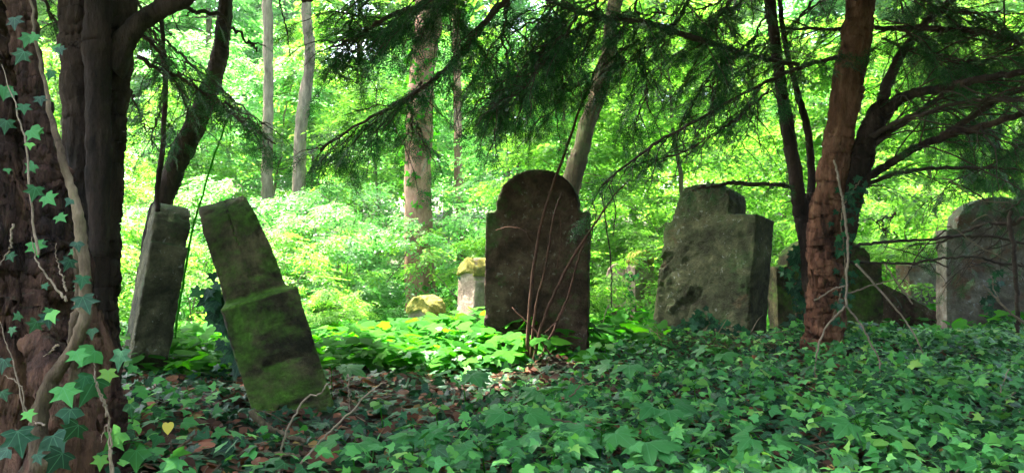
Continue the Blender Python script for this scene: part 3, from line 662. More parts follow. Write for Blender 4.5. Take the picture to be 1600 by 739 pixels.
efol = [
    (mids[0][1:], dict(side_len=.36, step=.05, spray=.2, dens=1.1)),
    (mids[0][3:], dict(side_len=.40, step=.05, spray=.2, dens=1.1)),
    (mids[2], dict(side_len=.40, step=.045, spray=.2, dens=1.2)),
    ([pr(740, -20, 3.5, 1), pr(660, 10, 3.6, 1), pr(600, 40, 3.7, 1), pr(540, 90, 3.8, 1)], dict(side_len=.35, step=.05, spray=.2, dens=1.1)),
    ([pr(660, 130, 3.8, 1), pr(640, 180, 3.9, 1), pr(665, 230, 3.9, 1)], dict(side_len=.26, step=.05, spray=.17)),
    ([pr(800, -20, 3.6, 1), pr(790, 50, 3.7, 1), pr(800, 120, 3.8, 1), pr(775, 185, 3.8, 1)], dict(side_len=.35, step=.05, spray=.2)),
    ([pr(700, -40, 3.9, 1), pr(720, 30, 3.9, 1), pr(760, 90, 4.0, 1), pr(790, 180, 4.0, 1)], dict(side_len=.4, step=.04, spray=.2, dens=1.2)),
    ([pr(620, -30, 3.6, 1), pr(570, 10, 3.6, 1), pr(540, 50, 3.7, 1), pr(545, 100, 3.8, 1)], dict(side_len=.35, step=.045, spray=.19, dens=1.1)),
    ([pr(900, -40, 4.1, 1), pr(860, 60, 4.1, 1), pr(880, 130, 4.1, 1), pr(850, 190, 4.1, 1)], dict(side_len=.4, step=.045, spray=.2, dens=1.2)),
    ([pr(860, 0, 3.9, 1), pr(850, 60, 3.9, 1), pr(830, 130, 3.9, 1)], dict(side_len=.4, step=.05, spray=.2)),
]
for i, (pts, kw) in enumerate(efol):
    bough(E, [p[:3] for p in pts], .007, .003, seed=140 + i, branch=i > 2, **kw)

# unseen overhead canopies that shade the bank, plus foliage walls added to block light
def canopy(T, n, cx, cy, rx, ry, z0, z1, seed, low=False):
    rs = np.random.default_rng(seed)
    a = rs.uniform(0, 2 * np.pi, n); r = np.sqrt(rs.random(n))
    x = cx + rx * r * np.cos(a); y = cy + ry * r * np.sin(a)
    dome = (z1 - z0) * np.sqrt(np.clip(1 - r ** 2, 0, 1))
    z = z0 + dome * rs.random(n) ** .6 + rs.uniform(-.1, .1, n)
    # keep above the picture
    lim = CZ + (385 + 30) * np.clip(y, .5, 50) / F + .25
    z = rs.uniform(z0, z1, n) if low else np.maximum(z, lim + rs.uniform(0, .5, n))
    out = np.stack([np.cos(a), np.sin(a), rs.uniform(-.5, .1, n)], -1) + rs.normal(size=(n, 3)) * .5
    up = norm(np.stack([rs.normal(size=n) * .3, rs.normal(size=n) * .3, np.ones(n)], -1))
    R = frames(out, up); pk = rs.integers(3, size=n); pos = np.stack([x, y, z], -1); sc = rs.uniform(.28, .5, n)
    for q in range(3): T.leaf.scatter(YC[q], pos[pk == q], R[pk == q], sc[pk == q])
canopy(A, 1100, -2.8, 2.6, 2.4, 2.0, 2.0, 3.6, 1)
canopy(B, 2000, -3.3, 4.0, 1.8, 1.9, 2.2, 4.2, 2)
canopy(D, 5000, 3.1, 5.0, 3.4, 3.0, 2.4, 4.6, 3)
canopy(E, 500, 3.4, 1.8, 2.2, 1.8, 2.1, 3.6, 4)
canopy(E, 700, -.5, 3.1, 1.1, .8, 2.2, 3.6, 6)
canopy(E, 1500, 1.0, 4.2, 1.9, 1.5, 2.2, 3.8, 5)
canopy(E, 2600, 4.5, 2.2, .9, 2.4, .1, 4.6, 7, True)  # unseen foliage wall on the right, added to darken the stones' right sides
canopy(E, 3400, 2.3, -1.6, 2.1, .8, .0, 4.6, 8, True)  # unseen foliage wall behind the camera, added to cut light from there
for T in (A, B, D, E):
    T.leaf.build('foliage', M['yew'], T.root)
    if T.twigs.n: tag(T.twigs.build('twigs', M['branch'], T.root), kind='stuff')

# ------------------------------------------------------------------ woodland
def wood_tree(h, crown0, rad, nb, spb, seed, trunk_r=.05, lean=.1, leafmat='beech', spray=.42, tpl=LS, stems=1, name='understory_tree', trunkmat='wood_trunk', crownw=1.0):
    """tree round the origin; layered horizontal branches carrying flat sprays"""
    rs = np.random.default_rng(seed)
    root = empty(name, (0, 0, 0), None, None)
    tr = MB(); lf = MB(); tw = tr
    pos, ax, up, sc = [], [], [], []
    for st in range(stems):
        off = rs.normal(size=2) * .12 * (stems > 1); ln = rs.normal(size=2) * lean
        if stems > 1: ln = ln + off * 2
        u = np.linspace(0, 1, 24)[:, None]
        path = np.array([off[0], off[1], -.15]) + np.array([ln[0] * h, ln[1] * h, h]) * u + np.cumsum(rs.normal(size=(24, 3)) * [.02, .02, 0], 0)
        r = trunk_r * (1 - .85 * u[:, 0]) * (1 + .6 * np.exp(-u[:, 0] * 25)) / (1 if stems == 1 else 1.5)
        tr.tube(path, r, 12, .1, seed + st)
        for b in range(nb // stems):
            f = crown0 + (1 - crown0) * (b + rs.random()) / (nb // stems); i = min(int(f * 23), 22); p = path[i]
            a = b * 2.4 + rs.uniform(-.5, .5); f2 = (f - crown0) / (1 - crown0 + 1e-6)
            L = rad * rs.uniform(.55, 1.1) * (1 - .62 * f2 ** 1.5) * crownw
            d = np.array([math.cos(a), math.sin(a), rs.uniform(.05, .5)]); m = 12; v = np.linspace(0, 1, m)[:, None]
            br = p + d * L * v + np.array([0, 0, -.35]) * L * v ** 2 + np.cumsum(rs.normal(size=(m, 3)) * .015, 0)
            tw.tube(br, np.linspace(max(.2 * trunk_r, .007), .002, m), 4, 0, b)
            for q in range(spb):
                w = .15 + .85 * rs.random() ** .7; j = min(int(w * (m - 1)), m - 2)
                side = np.array([-d[1], d[0], 0]) * (1 if q % 2 else -1)
                off3 = side * rs.uniform(0, .35) * L * (1 - .5 * w) + np.array([0, 0, rs.normal() * .05])
                pos.append(br[j] + off3); ax.append(np.array([d[0], d[1], 0]) * rs.uniform(.3, 1) + side * rs.uniform(.1, .9) + np.array([0, 0, rs.uniform(-.45, .15)]))
                up.append([rs.normal() * .22, rs.normal() * .22, 1]); sc.append(spray * rs.uniform(.6, 1.15))
    pos, ax, up, sc = map(np.array, (pos, ax, up, sc)); R = frames(ax, norm(up)); pk = rs.integers(len(tpl), size=len(pos))
    for q in range(len(tpl)): lf.scatter(tpl[q], pos[pk == q], R[pk == q], sc[pk == q])
    tr.build('trunk', M[trunkmat], root)
    lf.build('crown', M[leafmat], root)
    return root
def setit(o, x, y, rz, s, label, cat, group, dz=0):
    o.location = (x, y, float(gz(x, y)) + dz); o.rotation_euler = (0, 0, rz); o.scale = (s, s, s); tag(o, label, cat, group)
    return o
protos = {
    'under': wood_tree(4.6, .12, 1.7, 46, 26, 1),
    'cool': wood_tree(5.2, .15, 1.8, 46, 26, 2, leafmat='beech_cool'),
    'bush': wood_tree(1.9, .05, 1.15, 40, 22, 3, trunk_r=.025, stems=5, lean=.18, name='shrub', spray=.34),
    'bush_cool': wood_tree(2.3, .05, 1.2, 40, 24, 4, trunk_r=.025, stems=5, lean=.18, name='shrub', leafmat='beech_cool', spray=.34),
    'tall': wood_tree(12, .22, 3.6, 80, 40, 5, trunk_r=.2, name='woodland_tree', spray=.7, tpl=LS_BIG, lean=.03),
    'tall2': wood_tree(13, .15, 3.4, 84, 40, 6, trunk_r=.17, name='woodland_tree', spray=.7, tpl=LS_BIG, leafmat='beech_cool', lean=.04),
}
used = set()
def inst(kind, px, d, rz, s, label, cat, group, dz=0):
    o = protos[kind] if kind not in used else copy_tree(protos[kind]); used.add(kind)
    return setit(o, (px - 800) * d / F, d, rz, s, label, cat, group, dz)
G1, G2, G3 = 'young woodland trees behind the graves', 'leafy shrubs behind the graves', 'tall woodland trees in the distance'
LB = 'young bright green tree of layered leaves in the sunlit wood behind the graves'
LBC = 'young cool green tree in the sunlit wood behind the graves'
LS1, LS2 = 'bright yellow-green leafy shrub behind the graves', 'pale mint green leafy shrub behind the graves'
for i, (k, px, d_, s) in enumerate([
    ('under', 590, 15.2, 1.0), ('cool', 760, 13.5, 1.0), ('under', 900, 11.2, .95), ('under', 1080, 11.8, 1.05), ('under', 1210, 13, 1.0), ('under', 1330, 11.5, 1.0),
    ('under', 1480, 12.5, 1.05), ('under', 1620, 12, 1), ('under', 260, 15.5, 1.05), ('cool', 400, 17, 1.1), ('under', 130, 12.5, 1), ('cool', -30, 12, 1), ('under', 1750, 12, 1.1),
    ('cool', 640, 16, 1.15), ('under', 1000, 16, 1.2), ('under', 1400, 16, 1.2), ('cool', 240, 17, 1.2), ('under', 500, 18, 1.3), ('under', 830, 18.5, 1.35), ('under', 1150, 18, 1.3), ('under', 1560, 17, 1.3), ('under', 50, 17, 1.2)]):
    inst(k, px, d_, i * 1.7, s, LB if k == 'under' else LBC, 'tree', G1 + (', bright' if k == 'under' else ', cool'))
for i, (k, px, d_, s) in enumerate([
    ('bush', 340, 9.0, .75), ('bush', 450, 9.6, .8), ('bush_cool', 530, 10.2, .8), ('bush_cool', 560, 12.2, .6), ('bush', 250, 9.4, .85), ('bush', 160, 8.6, .8), ('bush_cool', 810, 10.8, .8), ('bush', 820, 10.2, .8),
    ('bush', 920, 10.8, .7), ('bush', 1050, 10, .8), ('bush', 1150, 9.5, .85), ('bush', 1260, 9.2, .85), ('bush', 1350, 9.4, .8), ('bush', 1420, 8.8, .8), ('bush', 1520, 9.6, .9), ('bush', 1640, 9, .9), ('bush_cool', 60, 9.5, .9), ('bush', -60, 9, .9),
    ('bush', 560, 8.6, .42), ('bush', 480, 8.4, .4), ('bush', 890, 7.9, .62), ('bush_cool', 380, 11.3, 1.0), ('bush_cool', 490, 11.8, 1.0)]):
    inst(k, px, d_, i * 2.3 + .5, s, LS1 if k == 'bush' else LS2, 'shrub', G2 + (', yellow-green' if k == 'bush' else ', mint'), -.05)
for i, (k, px, d_, s) in enumerate([
    ('tall', 100, 24, 1), ('tall2', 330, 26, 1), ('tall', 560, 25, 1), ('tall2', 800, 27, 1), ('tall', 1020, 24, 1), ('tall2', 1250, 26, 1), ('tall', 1480, 25, 1), ('tall2', 1650, 27, 1),
    ('tall2', 0, 36, 1.2), ('tall', 250, 38, 1.2), ('tall2', 480, 36, 1.2), ('tall', 700, 38, 1.2), ('tall2', 930, 37, 1.2), ('tall', 1150, 38, 1.2), ('tall2', 1380, 36, 1.2), ('tall', 1600, 38, 1.2),
    ('tall2', -300, -9, 1), ('tall', 600, -10, 1), ('tall', 130, 52, 1.4), ('tall2', 400, 52, 1.4), ('tall', 650, 52, 1.4), ('tall2', 900, 52, 1.4), ('tall', 1150, 52, 1.4), ('tall2', 1400, 52, 1.4), ('tall', 1600, 52, 1.4)]):  # the pair with negative depth is unseen, added to block light from behind
    inst(k, px, d_, i * 1.9, s, 'tall leafy tree standing far back in the sunlit wood', 'tree', G3)

for i, (k, x, y, s) in enumerate([('under', 5.2, .2, .8), ('cool', 6.6, 3.0, .9), ('under', 6.2, -2.6, .9), ('cool', 3.4, -3.0, .95), ('under', 1.6, -6.0, 1.0), ('under', 5.2, -6.0, 1.1), ('cool', 4.4, -1.2, .8)]):  # unseen trees beside and behind the camera, added to block light from the right
    o = copy_tree(protos[k]); setit(o, x, y, i * 2.1, s, LB if k == 'under' else LBC, 'tree', G1 + (', bright' if k == 'under' else ', cool'))
def bare_trunk(name, label, pts, mat, crown_seed=None, sides=28, parts=None):
    base = pts[0][:3]
    root = empty(name, (base[0], base[1], float(gz(base[0], base[1]))), label, 'tree')
    r = smooth_path(pts, 70, 3, .01); mb = MB(); mb.tube(r[:, :3], r[:, 3], sides, .06, len(label), .03, .02)
    mb.build('trunk', M[mat], root)
    rs = np.random.default_rng(len(label)); lf = MB(); n = 420
    top = r[-1, :3]; a = rs.uniform(0, 6.28, n); q = np.sqrt(rs.random(n)) * 2.2
    pos = top + np.stack([np.cos(a) * q, np.sin(a) * q, rs.uniform(-1.0, 2.0, n)], -1)
    R = frames(np.stack([np.cos(a), np.sin(a), rs.uniform(-.4, .1, n)], -1), norm(rs.normal(size=(n, 3)) * .3 + [0, 0, 1])); pk = rs.integers(6, size=n)
    for k in range(6): lf.scatter(LS[k], pos[pk == k], R[pk == k], rs.uniform(.4, .7, (pk == k).sum()))
    lf.build('crown', M['beech'], root)
    return root, r
d = 11.0
rt, rp = bare_trunk('woodland_tree', 'reddish straight trunk standing in the sunlit gap left of the central gravestone', [pr(658, 520, d, 58), pr(656, 450, d, 48), pr(655, 330, d, 44), pr(656, 230, d, 42), pr(660, 120, d, 40), pr(670, 20, d, 40), pr(675, -200, d, 36), pr(680, -500, d, 26)], 'pine_trunk')
# ivy on that trunk
mb = MB(); rs = np.random.default_rng(9); n = 420
ii = rs.integers(8, 50, n); a = rs.uniform(0, 6.28, n)
nrm = np.stack([np.cos(a), np.sin(a), np.zeros(n)], -1); pos = rp[ii, :3] + nrm * (rp[ii, 3] + .03)[:, None] + rs.normal(size=(n, 3)) * [.02, .02, .1]
ax = np.stack([rs.normal(size=n) * .5, rs.normal(size=n) * .2, -np.ones(n) * .6], -1) + nrm * .6
mb.scatter(IVY3, pos, frames(ax, norm(nrm + rs.normal(size=(n, 3)) * .3)), rs.uniform(.06, .1, n)); iv = mb.build('ivy_leaves', M['herb'], rt)
d = 16
bare_trunk('woodland_tree', 'grey trunk leftmost in the sunlit wood above the leaning gravestone', [pr(420, 500, d, 22), pr(418, 300, d, 18), pr(420, 150, d, 16), pr(417, 0, d, 15), pr(415, -300, d, 14)], 'wood_trunk')
bare_trunk('woodland_tree', 'grey slightly crooked trunk right of the leftmost one in the sunlit wood', [pr(458, 500, d - 1, 23), pr(466, 330, d - 1, 21), pr(472, 200, d - 1, 19), pr(484, 90, d - 1, 17), pr(478, 0, d - 1, 16), pr(478, -300, d - 1, 16)], 'wood_trunk')
d = 8.2
bare_trunk('woodland_tree', 'tan trunk leaning right behind the yew twigs above the central gravestone', [pr(850, 520, d, 36), pr(872, 400, d, 32), pr(898, 280, d, 30), pr(916, 210, d, 27), pr(948, 100, d, 25), pr(962, 0, d, 22), pr(985, -200, d, 18)], 'brown_trunk')
bare_trunk('woodland_tree', 'thin pale trunk between the reddish trunk and the central yew boughs', [pr(722, 480, 16, 16), pr(718, 300, 16, 14), pr(716, 150, 16, 13), pr(712, 0, 16, 12), pr(712, -300, 16, 8)], 'pine_trunk')

# ------------------------------------------------------------------ ground cover
def in_view(n, y0, y1, rs, margin=1.15, pw=1.0):
    y = y0 + (y1 - y0) * rs.random(n) ** pw
    x = rs.uniform(-1, 1, n) * (800 / F * y * margin + .2)
    return x, y
def vnoise(x, y, s, seed):
    return np.array([mnoise.noise(Vector((a * s + seed, b * s, seed * .7))) for a, b in zip(x, y)])
def ground_leaves(name, label, cat, mat, tpls, n, y0, y1, size, hrange, seed, dens=None, tilt=.45, pw=.8, face=(0, -.35, 1), petiole=True, petmat=None):
    rs = np.random.default_rng(seed); x, y = in_view(n, y0, y1, rs, pw=pw)
    if dens is not None:
        k = dens(x, y, rs); x, y = x[k], y[k]
    n = len(x); nz = vnoise(x, y, 1.6, seed + 3.3)
    h = rs.uniform(*hrange, n) * (1 + .8 * nz)
    pos = np.stack([x, y, gz(x, y) + h], -1)
    a = rs.uniform(0, 2 * np.pi, n) ; ax = np.stack([np.cos(a), np.sin(a) - .25, rs.uniform(-.5, .15, n)], -1)
    up = norm(np.array(face) + rs.normal(size=(n, 3)) * tilt)
    R = frames(ax, up); sc = rs.uniform(*size, n) * rs.uniform(.75, 1.1, n); mb = MB(); pk = rs.integers(len(tpls), size=n)
    for q, t in enumerate(tpls): mb.scatter(t, pos[pk == q], R[pk == q], sc[pk == q])
    o = mb.build(name, M[mat]); tag(o, label, cat, kind='stuff')
    return o
def ivy_d(x, y, rs):
    px = 800 + x / y * F
    v = vnoise(x, y, 1.1, 5.5) * .9 + vnoise(x, y, 3.2, 1.5) * .5
    base = .36 + .5 * np.clip((px - 850) / 500, -.6, 1) + .25 * (y < 2.7)
    base = base - .45 * np.exp(-(((px - 690) / 190) ** 2 + ((y - 3.1) / .6) ** 2)) - .25 * np.exp(-(((px - 330) / 130) ** 2 + ((y - 2.4) / .45) ** 2))
    return rs.random(len(x)) < base + v
ground_leaves('ivy_carpet', 'carpet of five-lobed ivy covering the bank before the graves', 'ivy', 'ivy', [IVY, IVY3, IVY4, IVY3], 56000, 1.75, 7.2, (.024, .055), (.02, .14), 31, ivy_d, tilt=.5)
ground_leaves('ivy_undergrowth', 'darker low ivy leaves beneath the upper leaves of the bank', 'ivy', 'ivy_dark', [IVY3, IVY], 14000, 1.75, 7.5, (.035, .06), (.005, .04), 32, None, tilt=.5)  # undergrowth colour darkened to stand in for shade between the leaves
def herb_d(x, y, rs):
    px = 800 + x / y * F
    w = 1.2 * np.exp(-((px - 640) / 170) ** 2) * (y > 4.1) + .8 * np.exp(-((px - 960) / 70) ** 2) * (y > 4.6) + .9 * np.exp(-((px - 300) / 90) ** 2) * (y > 4.0) + .35 * (y > 5.6) + .25 * (px > 1350) * (y > 6.4)
    return rs.random(len(x)) < w
ground_leaves('herb_layer', 'bright green leafy herbs on the lit forest floor between the stones', 'herbs', 'herb', [MAPLE, HEART, HEART], 12000, 4.0, 7.6, (.07, .13), (.05, .2), 33, herb_d, tilt=.28, face=(0, -.12, 1), pw=1.0)
ground_leaves('woodland_herbs', 'low sunlit herbs covering the floor of the wood beyond the stones', 'herbs', 'herb', [HEART, OVAL], 30000, 7.2, 19, (.09, .2), (.03, .22), 34, None, tilt=.35, pw=1.0)
ground_leaves('fallen_leaves', 'brown and reddish dead leaves lying on the soil among the ivy', 'dead leaves', 'litter', [OVAL, HEART, OVAL], 12000, 1.7, 6.8, (.035, .08), (.002, .022), 35, None, tilt=.55, petiole=False)

# small twig litter
rs = np.random.default_rng(77); mb = MB()
x, y = in_view(900, 1.8, 5.6, rs)
for k in range(900):
    L = rs.uniform(.05, .22); a = rs.uniform(0, 3.14); u = np.linspace(-.5, .5, 4)[:, None]
    p = np.array([x[k], y[k], 0]) + u * L * np.array([math.cos(a), math.sin(a), 0]) + rs.normal(size=(4, 3)) * .006
    p[:, 2] = gz(p[:, 0], p[:, 1]) + rs.uniform(.006, .03); mb.tube(p, np.linspace(.003, .0015, 4), 4, 0, k)
tag(mb.build('twig_litter', M['vine']), 'thin dead twigs scattered over the soil of the bank', 'twigs', kind='stuff')

# maple seedlings in the foreground
def seedling(label, group, x, y, h, nl, size, seed, tpl=MAPLE, mat='maple'):
    rs = np.random.default_rng(seed); z = float(gz(x, y)); root = empty('maple_seedling', (x, y, z), label, 'seedling', group)
    st = MB(); lf = MB()
    top = np.array([x + rs.normal() * .02, y - .02, z + h]); u = np.linspace(0, 1, 6)[:, None]
    st.tube(np.array([x, y, z - .02]) * (1 - u) + top * u, np.linspace(.003, .002, 6), 6)
    for k in range(nl):
        a = k * 2.2 + rs.uniform(-.4, .4) + seed; d_ = np.array([math.cos(a), math.sin(a), .15]); L = size * rs.uniform(.4, .8)
        s0 = top * (1 - .25 * (k // 2) / max(nl, 1)) + np.array([x, y, z]) * (.25 * (k // 2) / max(nl, 1)); e = s0 + d_ * L + [0, 0, .01]
        st.tube([s0, (s0 + e) / 2 + [0, 0, .01], e], .0014, 5)
        lf.scatter(tpl, e[None], frames(np.array([[d_[0], d_[1], -.3]]), norm(np.array([[rs.normal() * .15, -.35 + rs.normal() * .15, 1]]))), np.array([size * rs.uniform(.75, 1.1)]))
    st.build('stem', M['herb'], root); lf.build('leaves', M[mat], root)
    return root
GM = 'maple seedlings among the ivy'
spots = [(935, 690, .13, 4, .105), (800, 680, .15, 4, .09), (850, 715, .12, 5, .09), (1040, 640, .14, 4, .10), (560, 720, .12, 4, .09), (640, 700, .13, 4, .09), (1120, 560, .15, 4, .10), (1200, 700, .12, 4, .09), (730, 610, .16, 3, .10), (870, 610, .15, 4, .10),
         (1000, 700, .10, 4, .10), (520, 590, .14, 4, .10), (1420, 660, .12, 4, .09), (1330, 700, .12, 4, .09), (990, 590, .16, 4, .11), (760, 720, .10, 4, .09)]
for i, (px, py, h, nl, s) in enumerate(spots):
    dd = (CZ + .05) * F / (py - 385 + h * 250); x = (px - 800) * dd / F
    seedling('maple seedling with lobed mid-green leaves standing just above the ivy carpet', GM, x, dd, h, nl, s, i + 1)

for i, (px, py, h, nl, s) in enumerate([(690, 655, .10, 3, .07), (1090, 610, .13, 3, .08), (1250, 640, .10, 3, .08), (1480, 620, .12, 4, .09), (1150, 720, .10, 4, .08), (1390, 720, .10, 3, .08), (600, 650, .10, 3, .07), (950, 560, .15, 3, .09)]):
    dd = (CZ + .05) * F / (py - 385 + h * 250)
    seedling('young plant with soft pale green heart-shaped leaves rising through the ivy', 'pale heart-leaved plants in the ivy', (px - 800) * dd / F, dd, h, nl + 2, s * .55, 40 + i, HEART, 'pale_herb')
# ferns in the lit hollow
def fern(label, px, d_, L, seed, mat='herb'):
    rs = np.random.default_rng(seed); x = (px - 800) * d_ / F; z = float(gz(x, d_)); root = empty('fern', (x, d_, z), label, 'fern', 'ferns in the sunlit hollow'); lf = MB(); st = MB()
    for k in range(13):
        a = k * 2 * math.pi / 13 + rs.uniform(-.2, .2); l = L * rs.uniform(.75, 1.1); m = 26; u = np.linspace(0, 1, m)
        out = np.array([math.cos(a), math.sin(a), 0]); p = np.array([x, d_, z]) + out * (l * u ** 1.2 * .8)[:, None] + np.array([0, 0, 1]) * (l * (u * 1.15 - .75 * u ** 2.2))[:, None]
        st.tube(p, np.linspace(.006, .001, m), 4)
        t = norm(np.gradient(p, axis=0)); sd_ = np.cross(t, [0, 0, 1.0])
        for s_ in (-1, 1):
            j = np.arange(3, m); pl = l * .26 * np.sin(np.pi * np.clip(u[j] * .9 + .12, 0, 1)) + .01
            lf.scatter(OVAL_LONG, p[j], frames(norm(sd_[j]) * s_ + t[j] * .35 + [0, 0, -.1], np.tile([0, 0, 1.0], (len(j), 1)) + t[j] * .2), pl)
    st.build('stem', M['herb'], root); lf.build('fronds', M[mat], root)
fern('tall arching fern in the sunlit hollow left of the small mossy stones', 575, 8.0, .85, 1)
fern('low fern left of the taller one in the sunlit hollow behind the leaning stone', 500, 8.4, .62, 2)
fern('small fern close behind the mossy low stone by the reddish trunk', 625, 7.4, .42, 3)

# ------------------------------------------------------------------ ivy on trunk, vines
V = Tree('ivy_vine', 'thick twisting ivy stem with star-shaped leaves climbing the massive left trunk', (-1.12, 1.55, float(gz(-1.12, 1.55))), 'vine')
d = 1.55
V.limb('stem', [pr(68, 730, d, 34), pr(62, 660, d, 26), pr(78, 600, d, 22), pr(104, 556, d, 20), pr(126, 520, d, 18), pr(134, 470, d, 17), pr(133, 410, d, 17), pr(128, 360, d, 16), pr(118, 310, d, 14), pr(98, 250, d, 11), pr(84, 190, d + .03, 8), pr(66, 110, d + .06, 5.5), pr(50, 40, d + .08, 4), pr(44, -60, d + .1, 3)], M['vine'], 16, .12, .05, 90, .003)
V.limb('stem', [pr(112, 630, d + .04, 16), pr(116, 570, d + .04, 16), pr(112, 520, d + .03, 14), pr(124, 460, d + .03, 12), pr(118, 400, d + .02, 10), pr(124, 350, d + .02, 8)], M['vine'], 12, .12, .05, 50, .003)
thin = [[(0, 100), (20, 160), (35, 220), (45, 280), (50, 350), (60, 400)], [(0, 500), (20, 560), (40, 640), (75, 665)], [(8, 585), (30, 600), (44, 640), (60, 665)], [(50, 370), (60, 410), (90, 450), (105, 470)],
        [(150, 585), (165, 620), (170, 650), (176, 739)], [(88, 380), (94, 420), (104, 455)], [(148, 560), (152, 600), (168, 650)], [(0, 415), (12, 390), (20, 350)], [(70, 555), (84, 545), (96, 538)], [(160, 690), (172, 660), (178, 700), (180, 760)]]
for i, t in enumerate(thin):
    V.limb('tendril', [pr(a, b, 1.54, (4.6 - .6 * (i % 3)) * (1 - .75 * k / (len(t) - 1))) for k, (a, b) in enumerate(t[::-1])], M['twig'], 7, .1, 0, 30, .003)
lf = MB(); lf2 = MB(); rs = np.random.default_rng(12)
big = [(100, 622, 60), (120, 560, 40), (55, 305, 42), (85, 695, 55), (150, 610, 58), (190, 690, 52), (30, 690, 60), (130, 475, 38), (75, 500, 30), (20, 35, 28), (60, 160, 30), (35, 90, 34), (90, 80, 22), (110, 320, 28), (25, 690, 40), (150, 560, 44),
       (205, 640, 34), (125, 680, 58), (60, 720, 40), (8, 570, 30), (110, 415, 32), (80, 498, 34), (20, 520, 28), (145, 525, 38), (170, 590, 40), (100, 720, 46), (160, 725, 44), (215, 715, 44), (5, 620, 32), (190, 560, 40), (35, 170, 22), (45, 230, 22), (10, 270, 22), (130, 440, 26),
       (70, 450, 20), (210, 580, 30), (232, 600, 28), (250, 690, 34), (120, 385, 22), (15, 715, 50), (180, 740, 40), (45, 650, 26), (112, 650, 40), (135, 600, 44)]
for a, b, s_ in big:
    dd = 1.47 + rs.uniform(-.04, .04) + max(0, (a - 130)) * .004
    p = P(a, b - s_ * .3, dd)
    an = rs.uniform(-.7, .7); ax = np.array([[math.sin(an), -.3, -math.cos(an)]]); upv = norm(np.array([[.3 + rs.normal() * .5, -1, .5 + rs.normal() * .5]])); s_ *= rs.uniform(.5, .9)
    (lf if rs.random() < .45 else lf2).scatter(IVY if rs.random() < .7 else IVY3, p[None], frames(ax, upv), np.array([s_ * dd / F * 1.0]))
n = 30; px = rs.uniform(0, 150, n); py = rs.uniform(0, 520, n)
pos = np.array([P(a, b, 1.60 + rs.uniform(0, .05)) for a, b in zip(px, py)]); keep = px < 95 + 30 * (py > 300)
an = rs.uniform(-1, 1, n); lf.scatter(IVY, pos[keep], frames(np.stack([np.sin(an), -.2 * np.ones(n), -np.cos(an)], -1), norm(rs.normal(size=(n, 3)) * .3 + [.2, -1, .3]))[keep], rs.uniform(.018, .035, n)[keep])
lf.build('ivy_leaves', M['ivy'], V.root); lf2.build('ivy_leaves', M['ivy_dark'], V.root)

H = Tree('hanging_vine', 'thin dark vine hanging straight down beside the fused yew stems', P(247, 318, 4.0), 'vine')
H.limb('stem', [pr(246, 330, 4.1, 8), pr(245, 290, 4.1, 8), pr(252, 230, 4.0, 8), pr(256, 150, 4.0, 8), pr(252, 60, 4.0, 7), pr(250, 0, 4.0, 7), pr(248, -200, 4.0, 6)], M['yew_bark_dark'], 10, .1, 0, 60)
Hh = Tree('thin_shoot', 'thin green upright shoot rising between the two left gravestones', gp(270, 540, 4.8), 'sapling')
Hh.limb('stem', [pr(270, 560, 4.8, 4), pr(285, 450, 4.8, 4), pr(300, 360, 4.8, 3.5), pr(320, 290, 4.8, 3), pr(345, 210, 4.8, 3), pr(358, 180, 4.8, 2)], M['herb'], 6, 0, 0, 40)

# ivy creeping up stones and between them
def ivy_clump(label, spec, mat='ivy_dark', seed=0, cat='ivy', size=(.04, .07), stems=()):
    rs = np.random.default_rng(seed); lf = MB(); st = MB()
    pts = np.array([P(*s) for s in spec]); root = empty('ivy_plant', pts[0], label, cat)
    dense = smooth_path(pts, 60, seed, .006); st.tube(dense, np.linspace(.006, .003, 60), 6)
    n = len(spec) * 16; i = rs.integers(0, 60, n); pos = dense[i] + rs.normal(size=(n, 3)) * [.03, .025, .03] + [0, -.02, 0]
    an = rs.uniform(-1.1, 1.1, n); ax = np.stack([np.sin(an), -.3 * np.ones(n), -np.cos(an)], -1); up = norm(rs.normal(size=(n, 3)) * .35 + [0, -1, .5])
    lf.scatter(IVY, pos, frames(ax, up), rs.uniform(*size, n)); st.build('stem', M['vine'], root); lf.build('ivy_leaves', M[mat], root); return root
ivy_clump('dark ivy hanging along the underside of the steeply leaning gravestone', [(335, 450, 3.5), (345, 480, 3.5), (360, 520, 3.5), (372, 560, 3.45)], seed=1)
ivy_clump('ivy climbing the dark gravestone half hidden by the yew trunk', [(1240, 510, 5.35), (1250, 460, 5.35), (1235, 420, 5.35), (1255, 385, 5.35)], seed=2)
ivy_clump('ivy hugging the foot of the small sunlit stone with the yellow moss', [(745, 510, 8.3), (722, 480, 8.3), (730, 450, 8.3), (722, 425, 8.3)], mat='ivy', seed=3, size=(.03, .05))
ivy_clump('ivy mound over the small distant stones seen between the big ones', [(975, 500, 9.0), (985, 470, 9.0), (975, 445, 9.0), (990, 430, 9.0)], mat='ivy', seed=4, size=(.035, .06))
ivy_clump('ivy on the lower right of the large pale gravestone', [(1560, 510, 6.2), (1545, 470, 6.2), (1555, 430, 6.2)], seed=5)
ivy_clump('ivy sprigs at the foot of the large grey-green gravestone', [(1040, 520, 4.7), (1080, 508, 4.7), (1110, 500, 4.7), (1180, 520, 4.7)], seed=6, size=(.035, .055))
ivy_clump('ivy leaves on the trunk of the reddish forked yew', [(1300, 500, 4.4), (1322, 420, 4.4), (1318, 330, 4.4), (1345, 280, 4.4)], seed=7, size=(.03, .05)) 

